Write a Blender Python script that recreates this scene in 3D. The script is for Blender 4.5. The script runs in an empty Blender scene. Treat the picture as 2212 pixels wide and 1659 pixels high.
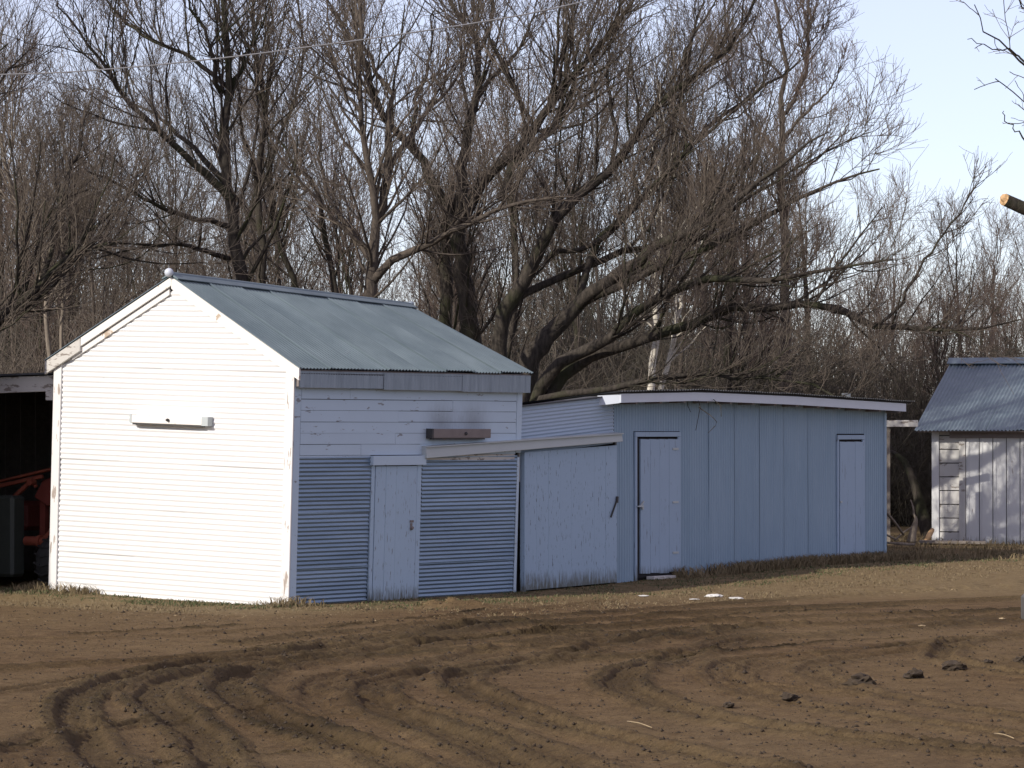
import bpy, math, random
import numpy as np
from mathutils import Matrix, Vector

# ------------------------------------------------------------------ camera, sky, sun, exposure
scene = bpy.context.scene
col = scene.collection
PITCH = math.atan(100.5/8000)
EYE = np.array([0.0, 0.0, 2.2])
cd = bpy.data.cameras.new("camera"); cam = bpy.data.objects.new("camera", cd); col.objects.link(cam)
cam.location = EYE; cam.rotation_euler = (math.pi/2 + PITCH, 0, 0)
cd.sensor_width = 36; cd.lens = 36*8000/2212; cd.clip_end = 3000; cd.clip_start = 0.5
scene.camera = cam
SUN_DIR = np.array([-0.752, -0.659]); SUN_EL = math.radians(27)
w = bpy.data.worlds.new("World"); scene.world = w; w.use_nodes = True
nt = w.node_tree; bg = nt.nodes["Background"]
sky = nt.nodes.new("ShaderNodeTexSky"); sky.sky_type = 'NISHITA'; sky.sun_disc = False
sky.sun_elevation = SUN_EL; sky.sun_rotation = math.atan2(SUN_DIR[0], SUN_DIR[1])
sky.air_density = 0.8; sky.dust_density = 0.3; sky.ozone_density = 4.0; sky.altitude = 200
# thin even high haze over the whole sky
vl = nt.nodes.new("ShaderNodeMix"); vl.data_type = 'RGBA'; vl.inputs[0].default_value = .26
vl.inputs[7].default_value = (12.0, 9.25, 9.6, 1)
nt.links.new(sky.outputs[0], vl.inputs[6]); nt.links.new(vl.outputs[2], bg.inputs[0]); bg.inputs[1].default_value = 0.12
sd = bpy.data.lights.new("sun", 'SUN'); sd.energy = 3.9; sd.angle = math.radians(0.5); sd.color = (1, .93, .83)
sun = bpy.data.objects.new("sun", sd); col.objects.link(sun)
sv = Vector((SUN_DIR[0]*math.cos(SUN_EL), SUN_DIR[1]*math.cos(SUN_EL), math.sin(SUN_EL)))
sun.rotation_euler = sv.to_track_quat('Z', 'Y').to_euler(); sun.location = (-20, -20, 30)
scene.view_settings.view_transform = 'Standard'; scene.view_settings.look = 'None'
scene.view_settings.exposure = 0.3; scene.view_settings.gamma = 1; scene.view_settings.use_curve_mapping = False

rng = np.random.default_rng(11); random.seed(11)

# ------------------------------------------------------------------ helpers
def ray(x, y):
    """direction of a sight line, in a 2212-wide picture"""
    a, b = (x-1106)/8000, (y-829.5)/8000
    return np.array([a, math.cos(PITCH)+b*math.sin(PITCH), math.sin(PITCH)-b*math.cos(PITCH)])
def at(x, y, Y):
    d = ray(x, y); return EYE + d*(Y/d[1])
def on_ground(x, y, z=0.0):
    d = ray(x, y); return EYE + d*((z-EYE[2])/d[2])

def props(o, label=None, cat=None, group=None, kind=None):
    if label: o['label'] = label
    if cat: o['category'] = cat
    if group: o['group'] = group
    if kind: o['kind'] = kind
    return o

def mesh_np(name, V, F, mats, smooth=False):
    """V (n,3), F (m,k) uniform polygon size"""
    V = np.asarray(V, dtype=np.float32); F = np.asarray(F, dtype=np.int32)
    me = bpy.data.meshes.new(name)
    me.vertices.add(len(V)); me.vertices.foreach_set("co", V.ravel())
    m, k = F.shape
    me.loops.add(m*k); me.loops.foreach_set("vertex_index", F.ravel())
    me.polygons.add(m); me.polygons.foreach_set("loop_start", np.arange(0, m*k, k, dtype=np.int32))
    me.polygons.foreach_set("loop_total", np.full(m, k, dtype=np.int32))
    if smooth: me.polygons.foreach_set("use_smooth", np.ones(m, dtype=bool))
    for mt in (mats if isinstance(mats, (list, tuple)) else [mats]): me.materials.append(mt)
    me.update(calc_edges=True); return me
def link(name, me, parent=None):
    o = bpy.data.objects.new(name, me); col.objects.link(o)
    if parent: o.parent = parent
    return o

class MB:
    """collects quads/tris of hard shapes, makes one mesh"""
    def __init__(s): s.v = []; s.f = []
    def add(s, v, f):
        n = len(s.v); s.v += [tuple(p) for p in v]; s.f += [tuple(i+n for i in q) for q in f]
    def box(s, a, b):
        (x0, y0, z0), (x1, y1, z1) = a, b
        if x0 > x1: x0, x1 = x1, x0
        if y0 > y1: y0, y1 = y1, y0
        if z0 > z1: z0, z1 = z1, z0
        s.hexa([(x0,y0,z0),(x1,y0,z0),(x1,y1,z0),(x0,y1,z0),(x0,y0,z1),(x1,y0,z1),(x1,y1,z1),(x0,y1,z1)])
    def hexa(s, p):
        s.add(p, [(0,3,2,1),(4,5,6,7),(0,1,5,4),(1,2,6,5),(2,3,7,6),(3,0,4,7)])
    def bar(s, p, q, w, h, up=(0,0,1)):
        p, q = Vector(p), Vector(q); d = (q-p).normalized(); u = Vector(up)
        r = d.cross(u).normalized()*w/2; u2 = r.cross(d).normalized()*h/2
        s.hexa([p-r-u2, q-r-u2, q+r-u2, p+r-u2, p-r+u2, q-r+u2, q+r+u2, p+r+u2])
    def lathe(s, prof, o=(0,0,0), axis='z', n=20):
        """prof list of (radius, along)"""
        v = []
        for r, h in prof:
            for i in range(n):
                a = 2*math.pi*i/n; c, d = r*math.cos(a), r*math.sin(a)
                v.append({'z': (o[0]+c, o[1]+d, o[2]+h), 'y': (o[0]+c, o[1]+h, o[2]+d), 'x': (o[0]+h, o[1]+c, o[2]+d)}[axis])
        f = []
        for k in range(len(prof)-1):
            for i in range(n):
                j = (i+1) % n; f.append((k*n+i, k*n+j, (k+1)*n+j, (k+1)*n+i))
        f.append(tuple(range(n))); f.append(tuple(range((len(prof)-1)*n, len(prof)*n)))
        s.add(v, f)
    def prism(s, poly, o, ex, ey, ez, depth):
        """polygon in (ex,ey) plane extruded along ez"""
        o, ex, ey, ez = map(Vector, (o, ex, ey, ez)); n = len(poly)
        v = [o+ex*a+ey*b for a, b in poly]+[o+ex*a+ey*b+ez*depth for a, b in poly]
        s.add(v, [tuple(range(n-1, -1, -1)), tuple(range(n, 2*n))]+[(i, (i+1) % n, (i+1) % n+n, i+n) for i in range(n)])
    def build(s, name, mat, parent=None, smooth=False, bevel=0, fixn=True):
        me = bpy.data.meshes.new(name); me.from_pydata(s.v, [], s.f); me.materials.append(mat)
        if fixn or bevel:
            import bmesh
            bm = bmesh.new(); bm.from_mesh(me)
            if bevel: bmesh.ops.bevel(bm, geom=bm.edges[:], offset=bevel, segments=1, affect='EDGES', clamp_overlap=True)
            bmesh.ops.recalc_face_normals(bm, faces=bm.faces[:]); bm.to_mesh(me); bm.free()
        if smooth:
            me.polygons.foreach_set("use_smooth", [True]*len(me.polygons))
        return link(name, me, parent)

def tube_np(P, R, sides):
    """P (N,K,3) R (N,K) -> verts, quads"""
    N, K, _ = P.shape
    T = np.gradient(P, axis=1); T /= np.linalg.norm(T, axis=2, keepdims=True)+1e-9
    ref = np.where(np.abs(T[:, :1, 2:3]) > .8, np.array([[[1., 0, 0]]]), np.array([[[0., 0, 1]]]))
    ref = np.repeat(ref, K, axis=1)
    A = np.cross(T, ref); A /= np.linalg.norm(A, axis=2, keepdims=True)+1e-9
    B = np.cross(T, A)
    ang = np.arange(sides)*2*np.pi/sides
    V = P[:, :, None, :]+R[:, :, None, None]*(A[:, :, None, :]*np.cos(ang)[None, None, :, None]+B[:, :, None, :]*np.sin(ang)[None, None, :, None])
    idx = np.arange(N*K*sides).reshape(N, K, sides); nx = np.roll(idx, -1, axis=2)
    F = np.stack([idx[:, :-1], nx[:, :-1], nx[:, 1:], idx[:, 1:]], axis=-1).reshape(-1, 4)
    return V.reshape(-1, 3), F
def join_np(parts):
    Vs, Fs, n = [], [], 0
    for V, F in parts: Vs.append(V); Fs.append(F+n); n += len(V)
    return np.concatenate(Vs), np.concatenate(Fs)

# value noise
_G = np.random.default_rng(5).random((256, 256))
def vnoise(x, y):
    xi = np.floor(x).astype(int); yi = np.floor(y).astype(int); fx = x-xi; fy = y-yi
    fx = fx*fx*(3-2*fx); fy = fy*fy*(3-2*fy)
    g = lambda i, j: _G[i & 255, j & 255]
    return (g(xi, yi)*(1-fx)+g(xi+1, yi)*fx)*(1-fy)+(g(xi, yi+1)*(1-fx)+g(xi+1, yi+1)*fx)*fy*1.0

# ------------------------------------------------------------------ materials
def mat(name):
    m = bpy.data.materials.new(name); m.use_nodes = True
    n = m.node_tree.nodes; return m, n, m.node_tree.links, n["Principled BSDF"]
def node(n, t, **k):
    x = n.new(t)
    for a, b in k.items():
        if hasattr(x, a): setattr(x, a, b)
        else: x.inputs[a].default_value = b
    return x
def ramp(n, stops, interp='LINEAR'):
    r = n.new("ShaderNodeValToRGB"); e = r.color_ramp.elements; r.color_ramp.interpolation = interp
    while len(e) < len(stops): e.new(.5)
    for el, (p, c) in zip(e, stops): el.position = p; el.color = (c, c, c, 1) if isinstance(c, (int, float)) else (*c, 1)
    return r
def mixc(n, l, fac, a, b, bt='MIX'):
    m = n.new("ShaderNodeMix"); m.data_type = 'RGBA'; m.blend_type = bt
    for s, v in ((0, fac), (6, a), (7, b)):
        if hasattr(v, 'is_linked') or hasattr(v, 'links'): l.new(v, m.inputs[s])
        else: m.inputs[s].default_value = v if s == 0 else (*v, 1)
    return m.outputs[2]
def coords(n, l, scale=(1, 1, 1), rnd=True):
    tc = n.new("ShaderNodeTexCoord"); mp = n.new("ShaderNodeMapping"); mp.inputs['Scale'].default_value = scale
    l.new(tc.outputs['Object'], mp.inputs[0])
    if rnd:
        oi = n.new("ShaderNodeObjectInfo"); vm = n.new("ShaderNodeVectorMath"); vm.operation = 'SCALE'
        cm = n.new("ShaderNodeCombineXYZ"); [l.new(oi.outputs['Random'], cm.inputs[i]) for i in range(3)]
        l.new(cm.outputs[0], vm.inputs[0]); vm.inputs['Scale'].default_value = 37
        l.new(vm.outputs[0], mp.inputs['Location'])
    return mp.outputs[0]
def noise(n, l, vec, scale, detail=6, rough=.6):
    t = n.new("ShaderNodeTexNoise"); t.inputs['Scale'].default_value = scale; t.inputs['Detail'].default_value = detail
    t.inputs['Roughness'].default_value = rough; l.new(vec, t.inputs['Vector']); return t.outputs[0]
def bump(n, l, h, strength, dist, bs):
    b = n.new("ShaderNodeBump"); b.inputs['Strength'].default_value = strength; b.inputs['Distance'].default_value = dist
    l.new(h, b.inputs['Height']); l.new(b.outputs[0], bs.inputs['Normal']); return b

def paint(name, base, under=(.27, .24, .21), stretch=(14, 14, 1.6), peel=.66, dirt=.12, rough=.6, foot=None, spots=None):
    m, n, l, bs = mat(name)
    v = coords(n, l, stretch); f = noise(n, l, v, 1.6, 8, .62)
    r = ramp(n, [(peel, 0), (peel+.035, 1)]); l.new(f, r.inputs[0])
    v2 = coords(n, l, (1, 1, 1)); g = noise(n, l, v2, 2.2, 5, .6)
    c1 = mixc(n, l, g, tuple(x*(1-dirt) for x in base), base)
    c2 = mixc(n, l, r.outputs[0], c1, under)
    out = c2
    tc = n.new("ShaderNodeTexCoord"); sp = n.new("ShaderNodeSeparateXYZ"); l.new(tc.outputs['Object'], sp.inputs[0])
    if foot is not None:     # rot and dirt thrown up against the foot of the boards
        mr = node(n, "ShaderNodeMapRange"); mr.inputs['From Min'].default_value = foot; mr.inputs['From Max'].default_value = foot+.52
        mr.inputs['To Min'].default_value = 1; mr.inputs['To Max'].default_value = 0; l.new(sp.outputs[2], mr.inputs[0])
        v3 = coords(n, l, (22, 22, 3)); f3 = noise(n, l, v3, 1.3, 6, .7)
        mm = n.new("ShaderNodeMath"); mm.operation = 'MULTIPLY'; l.new(mr.outputs[0], mm.inputs[0]); l.new(f3, mm.inputs[1])
        r3 = ramp(n, [(.25, 0), (.44, .9)]); l.new(mm.outputs[0], r3.inputs[0])
        out = mixc(n, l, r3.outputs[0], out, (.10, .10, .075))
    if spots:                # soot above the lamp housing: positions on the wall (y, z, radius)
        for (sy, sz, sr) in spots:
            vm = n.new("ShaderNodeVectorMath"); vm.operation = 'SUBTRACT'; l.new(tc.outputs['Object'], vm.inputs[0]); vm.inputs[1].default_value = (0, sy, sz)
            mv = n.new("ShaderNodeVectorMath"); mv.operation = 'MULTIPLY'; l.new(vm.outputs[0], mv.inputs[0]); mv.inputs[1].default_value = (0, 1, 1.5)
            ln = n.new("ShaderNodeVectorMath"); ln.operation = 'LENGTH'; l.new(mv.outputs[0], ln.inputs[0])
            mp4 = n.new('ShaderNodeMapping'); mp4.inputs['Scale'].default_value = (1, 3.2, 1); l.new(tc.outputs['Object'], mp4.inputs[0]); f4 = noise(n, l, mp4.outputs[0], 7, 8, .8)
            ad = n.new("ShaderNodeMath"); ad.operation = 'MULTIPLY_ADD'; l.new(f4, ad.inputs[0]); ad.inputs[1].default_value = -.42; l.new(ln.outputs[1], ad.inputs[2])
            mr = n.new("ShaderNodeMapRange"); mr.interpolation_type = 'SMOOTHSTEP'; l.new(ad.outputs[0], mr.inputs[0])
            mr.inputs['From Min'].default_value = -.30; mr.inputs['From Max'].default_value = sr
            mr.inputs['To Min'].default_value = .5; mr.inputs['To Max'].default_value = 0
            out = mixc(n, l, mr.outputs[0], out, (.09, .075, .07))
    l.new(out, bs.inputs['Base Color']); bs.inputs['Roughness'].default_value = rough
    bs.inputs['Specular IOR Level'].default_value = .3
    bump(n, l, f, .35, .004, bs)
    return m

def metal(name, a, b, metallic=.6, rough=.42, scale=(3, 3, 3), rust=0, ruscol=(.20, .10, .05), tone=.05):
    m, n, l, bs = mat(name)
    v = coords(n, l, scale); f = noise(n, l, v, 1.5, 6, .65)
    r = ramp(n, [(.3, 0), (.7, 1)]); l.new(f, r.inputs[0]); c = mixc(n, l, r.outputs[0], a, b)
    if rust:
        v2 = coords(n, l, scale); f2 = noise(n, l, v2, 5, 8, .7); r2 = ramp(n, [(rust, 0), (rust+.08, 1)]); l.new(f2, r2.inputs[0])
        c = mixc(n, l, r2.outputs[0], c, ruscol)
    oi = n.new("ShaderNodeObjectInfo"); mr = n.new("ShaderNodeMapRange"); l.new(oi.outputs['Random'], mr.inputs[0])
    mr.inputs['To Min'].default_value = 1-tone; mr.inputs['To Max'].default_value = 1+tone
    sc = n.new("ShaderNodeVectorMath"); sc.operation = 'SCALE'; l.new(c, sc.inputs[0]); l.new(mr.outputs[0], sc.inputs['Scale'])
    l.new(sc.outputs[0], bs.inputs['Base Color']); bs.inputs['Metallic'].default_value = metallic
    rr = n.new("ShaderNodeMapRange"); l.new(f, rr.inputs[0]); rr.inputs['To Min'].default_value = rough-.08; rr.inputs['To Max'].default_value = rough+.15
    l.new(rr.outputs[0], bs.inputs['Roughness'])
    bump(n, l, f, .15, .01, bs)
    return m

def plain(name, c, rough=.7, metallic=0, var=.25, scale=8, bmp=.2):
    m, n, l, bs = mat(name)
    f = noise(n, l, coords(n, l), scale, 5, .6)
    l.new(mixc(n, l, f, tuple(x*(1-var) for x in c), tuple(x*(1+var) for x in c)), bs.inputs['Base Color'])
    bs.inputs['Roughness'].default_value = rough; bs.inputs['Metallic'].default_value = metallic
    bump(n, l, f, bmp, .02, bs); return m

def bark(name, dark, light, moss=None):
    m, n, l, bs = mat(name)
    f = noise(n, l, coords(n, l, (9, 9, 2.2)), 2.0, 7, .65)
    r = ramp(n, [(.32, 0), (.68, 1)]); l.new(f, r.inputs[0]); c = mixc(n, l, r.outputs[0], dark, light)
    if moss:
        g = noise(n, l, coords(n, l), 1.1, 4, .6); r2 = ramp(n, [(.5, 0), (.62, .8)]); l.new(g, r2.inputs[0]); c = mixc(n, l, r2.outputs[0], c, moss)
    l.new(c, bs.inputs['Base Color']); bs.inputs['Roughness'].default_value = .9; bs.inputs['Specular IOR Level'].default_value = .15
    bump(n, l, f, .8, .03, bs); return m

def birch_mat():
    m, n, l, bs = mat("birch_bark")
    f = noise(n, l, coords(n, l, (2.5, 2.5, 16)), 1.5, 6, .7)
    r = ramp(n, [(.0, (.62, .58, .50)), (.57, (.60, .56, .48)), (.63, (.10, .08, .07))]); l.new(f, r.inputs[0])
    l.new(r.outputs[0], bs.inputs['Base Color']); bs.inputs['Roughness'].default_value = .75; bump(n, l, f, .3, .01, bs); return m

def ground_mat():
    m, n, l, bs = mat("soil")
    tc = n.new("ShaderNodeTexCoord"); P = tc.outputs['Object']
    big = noise(n, l, P, .35, 5, .6); mid = noise(n, l, P, 2.3, 6, .65); fine = noise(n, l, P, 26, 6, .75); vf = noise(n, l, P, 90, 4, .7)
    r = ramp(n, [(.30, (.090, .056, .028)), (.5, (.135, .088, .044)), (.72, (.190, .128, .066))]); l.new(mid, r.inputs[0])
    rf = ramp(n, [(.35, .62), (.5, 1.0), (.68, 1.3)]); l.new(fine, rf.inputs[0])
    c = mixc(n, l, 1.0, r.outputs[0], rf.outputs[0], 'MULTIPLY')
    at_ = n.new("ShaderNodeAttribute"); at_.attribute_name = "wear"; sp = n.new("ShaderNodeSeparateColor"); l.new(at_.outputs['Color'], sp.inputs[0])
    c = mixc(n, l, sp.outputs[0], c, mixc(n, l, fine, (.016, .012, .006), (.060, .044, .022)))          # wheel-churned damp soil
    straw = mixc(n, l, fine, (.11, .082, .042), (.33, .245, .13))
    stm = n.new("ShaderNodeMath"); stm.operation = 'MULTIPLY'; l.new(sp.outputs[1], stm.inputs[0])
    r5 = ramp(n, [(.30, 0), (.52, 1)]); l.new(noise(n, l, P, 7, 6, .7), r5.inputs[0]); l.new(r5.outputs[0], stm.inputs[1])
    c = mixc(n, l, stm.outputs[0], c, straw)
    r6 = ramp(n, [(.50, 0), (.62, .75)]); l.new(noise(n, l, P, 3.1, 5, .65), r6.inputs[0])
    gm = n.new("ShaderNodeMath"); gm.operation = 'MULTIPLY'; l.new(sp.outputs[2], gm.inputs[0]); l.new(r6.outputs[0], gm.inputs[1])
    c = mixc(n, l, gm.outputs[0], c, (.065, .075, .028))
    l.new(c, bs.inputs['Base Color']); bs.inputs['Roughness'].default_value = .95; bs.inputs['Specular IOR Level'].default_value = .1
    a = n.new("ShaderNodeMath"); a.operation = 'MULTIPLY_ADD'; l.new(vf, a.inputs[0]); a.inputs[1].default_value = .4; l.new(fine, a.inputs[2])
    bump(n, l, a.outputs[0], .9, .035, bs)
    return m

M = dict(
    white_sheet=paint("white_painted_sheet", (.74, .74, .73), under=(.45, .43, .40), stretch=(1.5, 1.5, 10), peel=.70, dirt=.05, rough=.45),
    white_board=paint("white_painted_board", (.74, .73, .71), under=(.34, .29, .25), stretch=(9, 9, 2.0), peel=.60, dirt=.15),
    white_rake=paint("white_painted_trim", (.78, .76, .72), under=(.42, .34, .26), stretch=(3, 3, 3), peel=.62, dirt=.1),
    grey_board=paint("weathered_board", (.60, .58, .54), under=(.22, .19, .165), stretch=(3, 3, 10), peel=.56, dirt=.3),
    side_plank_shade=paint("side_plank_shade_paint", (.49, .60, .70), under=(.24, .25, .27), stretch=(8, 2.6, 9), peel=.625, dirt=.10, spots=[(3.05, 2.30, .34), (3.75, 2.31, .34)]),  # white paint darkened and blued: the side wall's shade is in the colour
    door_paint=paint("door_paint", (.40, .52, .64), under=(.15, .13, .13), stretch=(28, 28, 4.0), peel=.615, dirt=.12, foot=-.08),
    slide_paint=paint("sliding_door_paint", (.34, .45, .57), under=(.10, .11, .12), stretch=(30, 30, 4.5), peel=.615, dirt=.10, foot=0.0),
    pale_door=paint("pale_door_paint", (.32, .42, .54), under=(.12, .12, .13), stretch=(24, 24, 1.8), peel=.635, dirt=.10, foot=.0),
    shadewood=plain("brown_wood", (.20, .17, .16), .8),
    rail=paint("rail_paint", (.46, .50, .50), under=(.35, .31, .27), stretch=(8, 2, 8), peel=.69, dirt=.15),
    link_sheet_shade=paint("link_sheet_shade_paint", (.36, .45, .55), under=(.25, .24, .23), stretch=(1.5, 1.5, 10), peel=.70, dirt=.08, rough=.45),  # shaded copy of the white painted sheet, shade mixed into its base colour
    galv_wall=metal("galvanised_wall_sheet", (.15, .215, .29), (.26, .34, .43), .6, .38, (1, .35, 6)),
    galv_roof=metal("galvanised_roof_sheet", (.105, .145, .165), (.17, .22, .24), .35, .5, (1, 1.2, 1)),
    galv_trim=metal("galvanised_trim", (.20, .24, .28), (.32, .37, .42), .5, .45, (8, 8, 1)),
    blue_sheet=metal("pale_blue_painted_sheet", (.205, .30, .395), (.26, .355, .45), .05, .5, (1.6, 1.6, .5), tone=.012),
    white_fascia=plain("white_fascia", (.52, .56, .62), .5, 0, .06, 3, .05),
    dark_roof=metal("dark_roof_sheet", (.06, .065, .07), (.11, .115, .12), .3, .6),
    blue_roof=metal("bluish_roof_sheet", (.125, .175, .21), (.20, .255, .29), .3, .5, (1.2, 2, 1)),
    c_board=paint("pale_vertical_board", (.66, .67, .67), under=(.36, .32, .29), stretch=(7, 7, 1.6), peel=.66, dirt=.15, foot=-.1),
    c_plank=paint("worn_horizontal_plank", (.62, .61, .58), under=(.27, .24, .21), stretch=(2.5, 8, 7), peel=.58, dirt=.3),
    dark=plain("dark_interior", (.02, .018, .018), .95),
    iron=metal("dark_iron", (.05, .05, .055), (.10, .095, .09), .6, .6, rust=.6),
    oldwood=plain("old_grey_wood", (.22, .19, .16), .9, 0, .4, 12, .5),
    red=metal("faded_red_paint", (.20, .045, .025), (.30, .075, .04), .1, .6, rust=.55),
    darkred=metal("dull_dark_red_paint", (.16, .03, .02), (.22, .05, .035), .1, .6, rust=.6),
    green_tank=plain("grey_green_paint", (.045, .052, .042), .6),
    rubber=plain("rubber", (.022, .021, .02), .85, 0, .3, 30),
    silver=metal("silver_car_paint", (.33, .34, .35), (.38, .39, .40), .55, .3),
    glass=plain("dark_car_glass", (.02, .022, .025), .08, 0, 0, 1, 0),
    plastic=plain("grey_plastic", (.09, .085, .08), .5, 0, .1, 5, .05),
    taillight=plain("red_lamp_glass", (.30, .015, .012), .2, 0, .1, 5, 0),
    clod=plain("soil_clod", (.042, .029, .017), .95, 0, .5, 14, .9),
    snow=plain("white_crust", (.62, .61, .58), .7, 0, .05, 10, .4),
    straw=plain("dry_straw", (.34, .26, .15), .9, 0, .3, 20, .1),
    deadgrass=plain("dead_grass", (.17, .13, .07), .9, 0, .45, 3, .1),
    greengrass=plain("green_grass", (.055, .072, .024), .9, 0, .4, 3, .1),
    bark=bark("dark_bark", (.022, .019, .016), (.074, .063, .052), (.040, .043, .022)),
    barkmid=bark("brown_bark", (.045, .037, .031), (.115, .095, .077)),
    barkpale=bark("pale_bark", (.13, .11, .09), (.26, .22, .175)),
    twig=plain("twig", (.108, .086, .066), .8, 0, .65, 1.3, 0),
    twigred=plain("reddish_twig", (.120, .085, .066), .8, 0, .5, 1.3, 0),
    brush=plain("brush_stem", (.062, .054, .039), .9, 0, .5, 1.5, 0),
    litter=plain("leaf_litter", (.16, .105, .065), .95, 0, .4, 5, 0),
    birch=birch_mat(),
    cable=plain("cable", (.13, .13, .14), .5),
    cut=plain("fresh_cut_wood", (.48, .31, .155), .8, 0, .3, 14, .4),
    soil=ground_mat(),
)

# ------------------------------------------------------------------ sheds' common frame
C0 = np.array([-2.796, 46.5, 0.0])
AX = np.array([.81094983, -.5851157, 0]); AY = np.array([.5851157, .81094983, 0])
def shed_world(x, y, z=0): return C0+AX*x+AY*y+np.array([0, 0, z])
ROTZ = math.radians(-35.8111639)

# ------------------------------------------------------------------ ground
def smooth(a, b, x):
    t = np.clip((x-a)/(b-a), 0, 1); return t*t*(3-2*t)
def catmull(pts, n=10):
    p = np.asarray(pts, float); p = np.vstack([2*p[0]-p[1], p, 2*p[-1]-p[-2]]); out = []
    for i in range(1, len(p)-2):
        for k in range(n):
            t = k/n
            out.append(.5*((2*p[i])+(-p[i-1]+p[i+1])*t+(2*p[i-1]-5*p[i]+4*p[i+1]-p[i+2])*t*t+(-p[i-1]+3*p[i]-3*p[i+1]+p[i+2])*t**3))
    out.append(p[-2]); return np.array(out)
# wheel tracks, read off the photograph and laid onto the ground: (points, half width, depth, berm, damp)
TR = [
 ([(1130,1350),(900,1375),(640,1415),(420,1440),(280,1465),(185,1500),(155,1545),(190,1600),(250,1665)], .13, .035, .05, 1),
 ([(1250,1370),(1000,1385),(700,1425),(480,1450),(360,1475),(330,1505),(370,1540),(430,1590),(480,1665)], .15, .04, .05, 1),
 ([(1500,1375),(1200,1400),(900,1412),(700,1428),(545,1455),(495,1485),(520,1515),(600,1560),(760,1610),(900,1665)], .16, .045, .06, 1),
 ([(1100,1400),(900,1440),(760,1458),(690,1480),(680,1520),(720,1545)], .12, .03, .03, .5),
 ([(1700,1350),(1400,1385),(1150,1425),(1010,1448),(830,1475),(805,1505),(860,1550),(1000,1600),(1150,1665)], .14, .035, .045, .8),
 ([(1500,1410),(1200,1430),(1020,1457),(985,1477),(1050,1510),(1200,1560),(1400,1610),(1650,1665)], .14, .04, .05, .8),
 ([(2212,1340),(1800,1370),(1600,1385),(1400,1440),(1340,1470),(1370,1500),(1500,1540),(1750,1580),(2150,1635)], .15, .035, .045, .8),
 ([(2212,1370),(1900,1400),(1650,1420),(1560,1440),(1590,1480),(1700,1510),(1900,1545),(2250,1595)], .13, .03, .03, .5),
 ([(2300,1372),(2080,1387),(2040,1410),(2060,1430),(2300,1470)], .12, .05, .05, .7),
 ([(-60,1502),(250,1460),(600,1420),(1000,1385)], .08, .02, .03, .5),
 ([(-60,1625),(150,1590),(330,1560),(600,1520)], .03, .035, .03, .9),
 ([(-60,1450),(500,1418),(1000,1362),(1600,1322),(2300,1290)], .13, .035, .045, .9),
 ([(500,1392),(900,1352),(1300,1325),(1800,1290),(2300,1268)], .11, .03, .035, .8),
 ([(700,1400),(1100,1372),(1500,1345),(2300,1318)], .14, .035, .05, 1),
 ([(1100,1392),(1500,1362),(1900,1345),(2300,1330)], .10, .03, .04, .9),
 ([(-60,1380),(300,1378),(700,1352),(1000,1330),(1300,1300)], .08, .015, .02, .3),
 ([(1850,1500),(1600,1470),(1640,1440),(1800,1420),(2100,1400)], .10, .02, .02, .3),
 ([(1300,1665),(1000,1560),(760,1500),(740,1480),(860,1455)], .12, .025, .03, .6),
 ([(2300,1560),(2000,1520),(1830,1480),(1760,1455),(1800,1430),(2000,1405)], .12, .02, .03, .5),
 ([(60,1700),(20,1640),(100,1590),(260,1560)], .12, .02, .03, .5),
 ([(1400,1373),(1512,1364),(1729,1351)], .022, .05, .035, 1),
 ([(1500,1336),(1639,1327),(1806,1318),(1950,1310)], .022, .05, .035, 1),
 ([(1400,1424),(1535,1413),(1817,1384),(1950,1377)], .022, .05, .035, 1),
 ([(1760,1415),(1816,1410),(1944,1394),(2100,1385)], .022, .05, .035, 1),
 ([(700,1358),(746,1352),(942,1333),(1050,1318)], .022, .05, .035, 1),
 ([(560,1402),(648,1393),(844,1371),(1080,1354)], .022, .05, .035, 1),
 ([(150,1372),(350,1362),(520,1350)], .022, .05, .035, 1),
 ([(900,1392),(1080,1378),(1250,1366)], .022, .05, .035, 1),
 ([(330,1655),(600,1625),(820,1612)], .022, .05, .035, 1),
 ([(1100,1418),(1250,1405),(1330,1398)], .022, .05, .035, 1),
]
TRK = []
for pts, hw, dp, bm_, dm in TR:
    g = np.array([on_ground(x, y)[:2] for x, y in pts]); TRK.append((catmull(g, 8), hw, dp, bm_, dm))
def base_h(X, Y):
    L = (X-C0[0])*AY[0]+(Y-C0[1])*AY[1]; S = (X-C0[0])*AX[0]+(Y-C0[1])*AX[1]
    h = .17*smooth(4.5, 13, L)*smooth(9, 1.5, S)+.09*smooth(-.5, -4.5, S)*smooth(-3.5, 0, L)
    h = h+.10*smooth(15, 40, L)
    h = h+.05*(vnoise(X*.35+9, Y*.25+3)-.5)*smooth(42, 34, Y)
    return h
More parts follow.
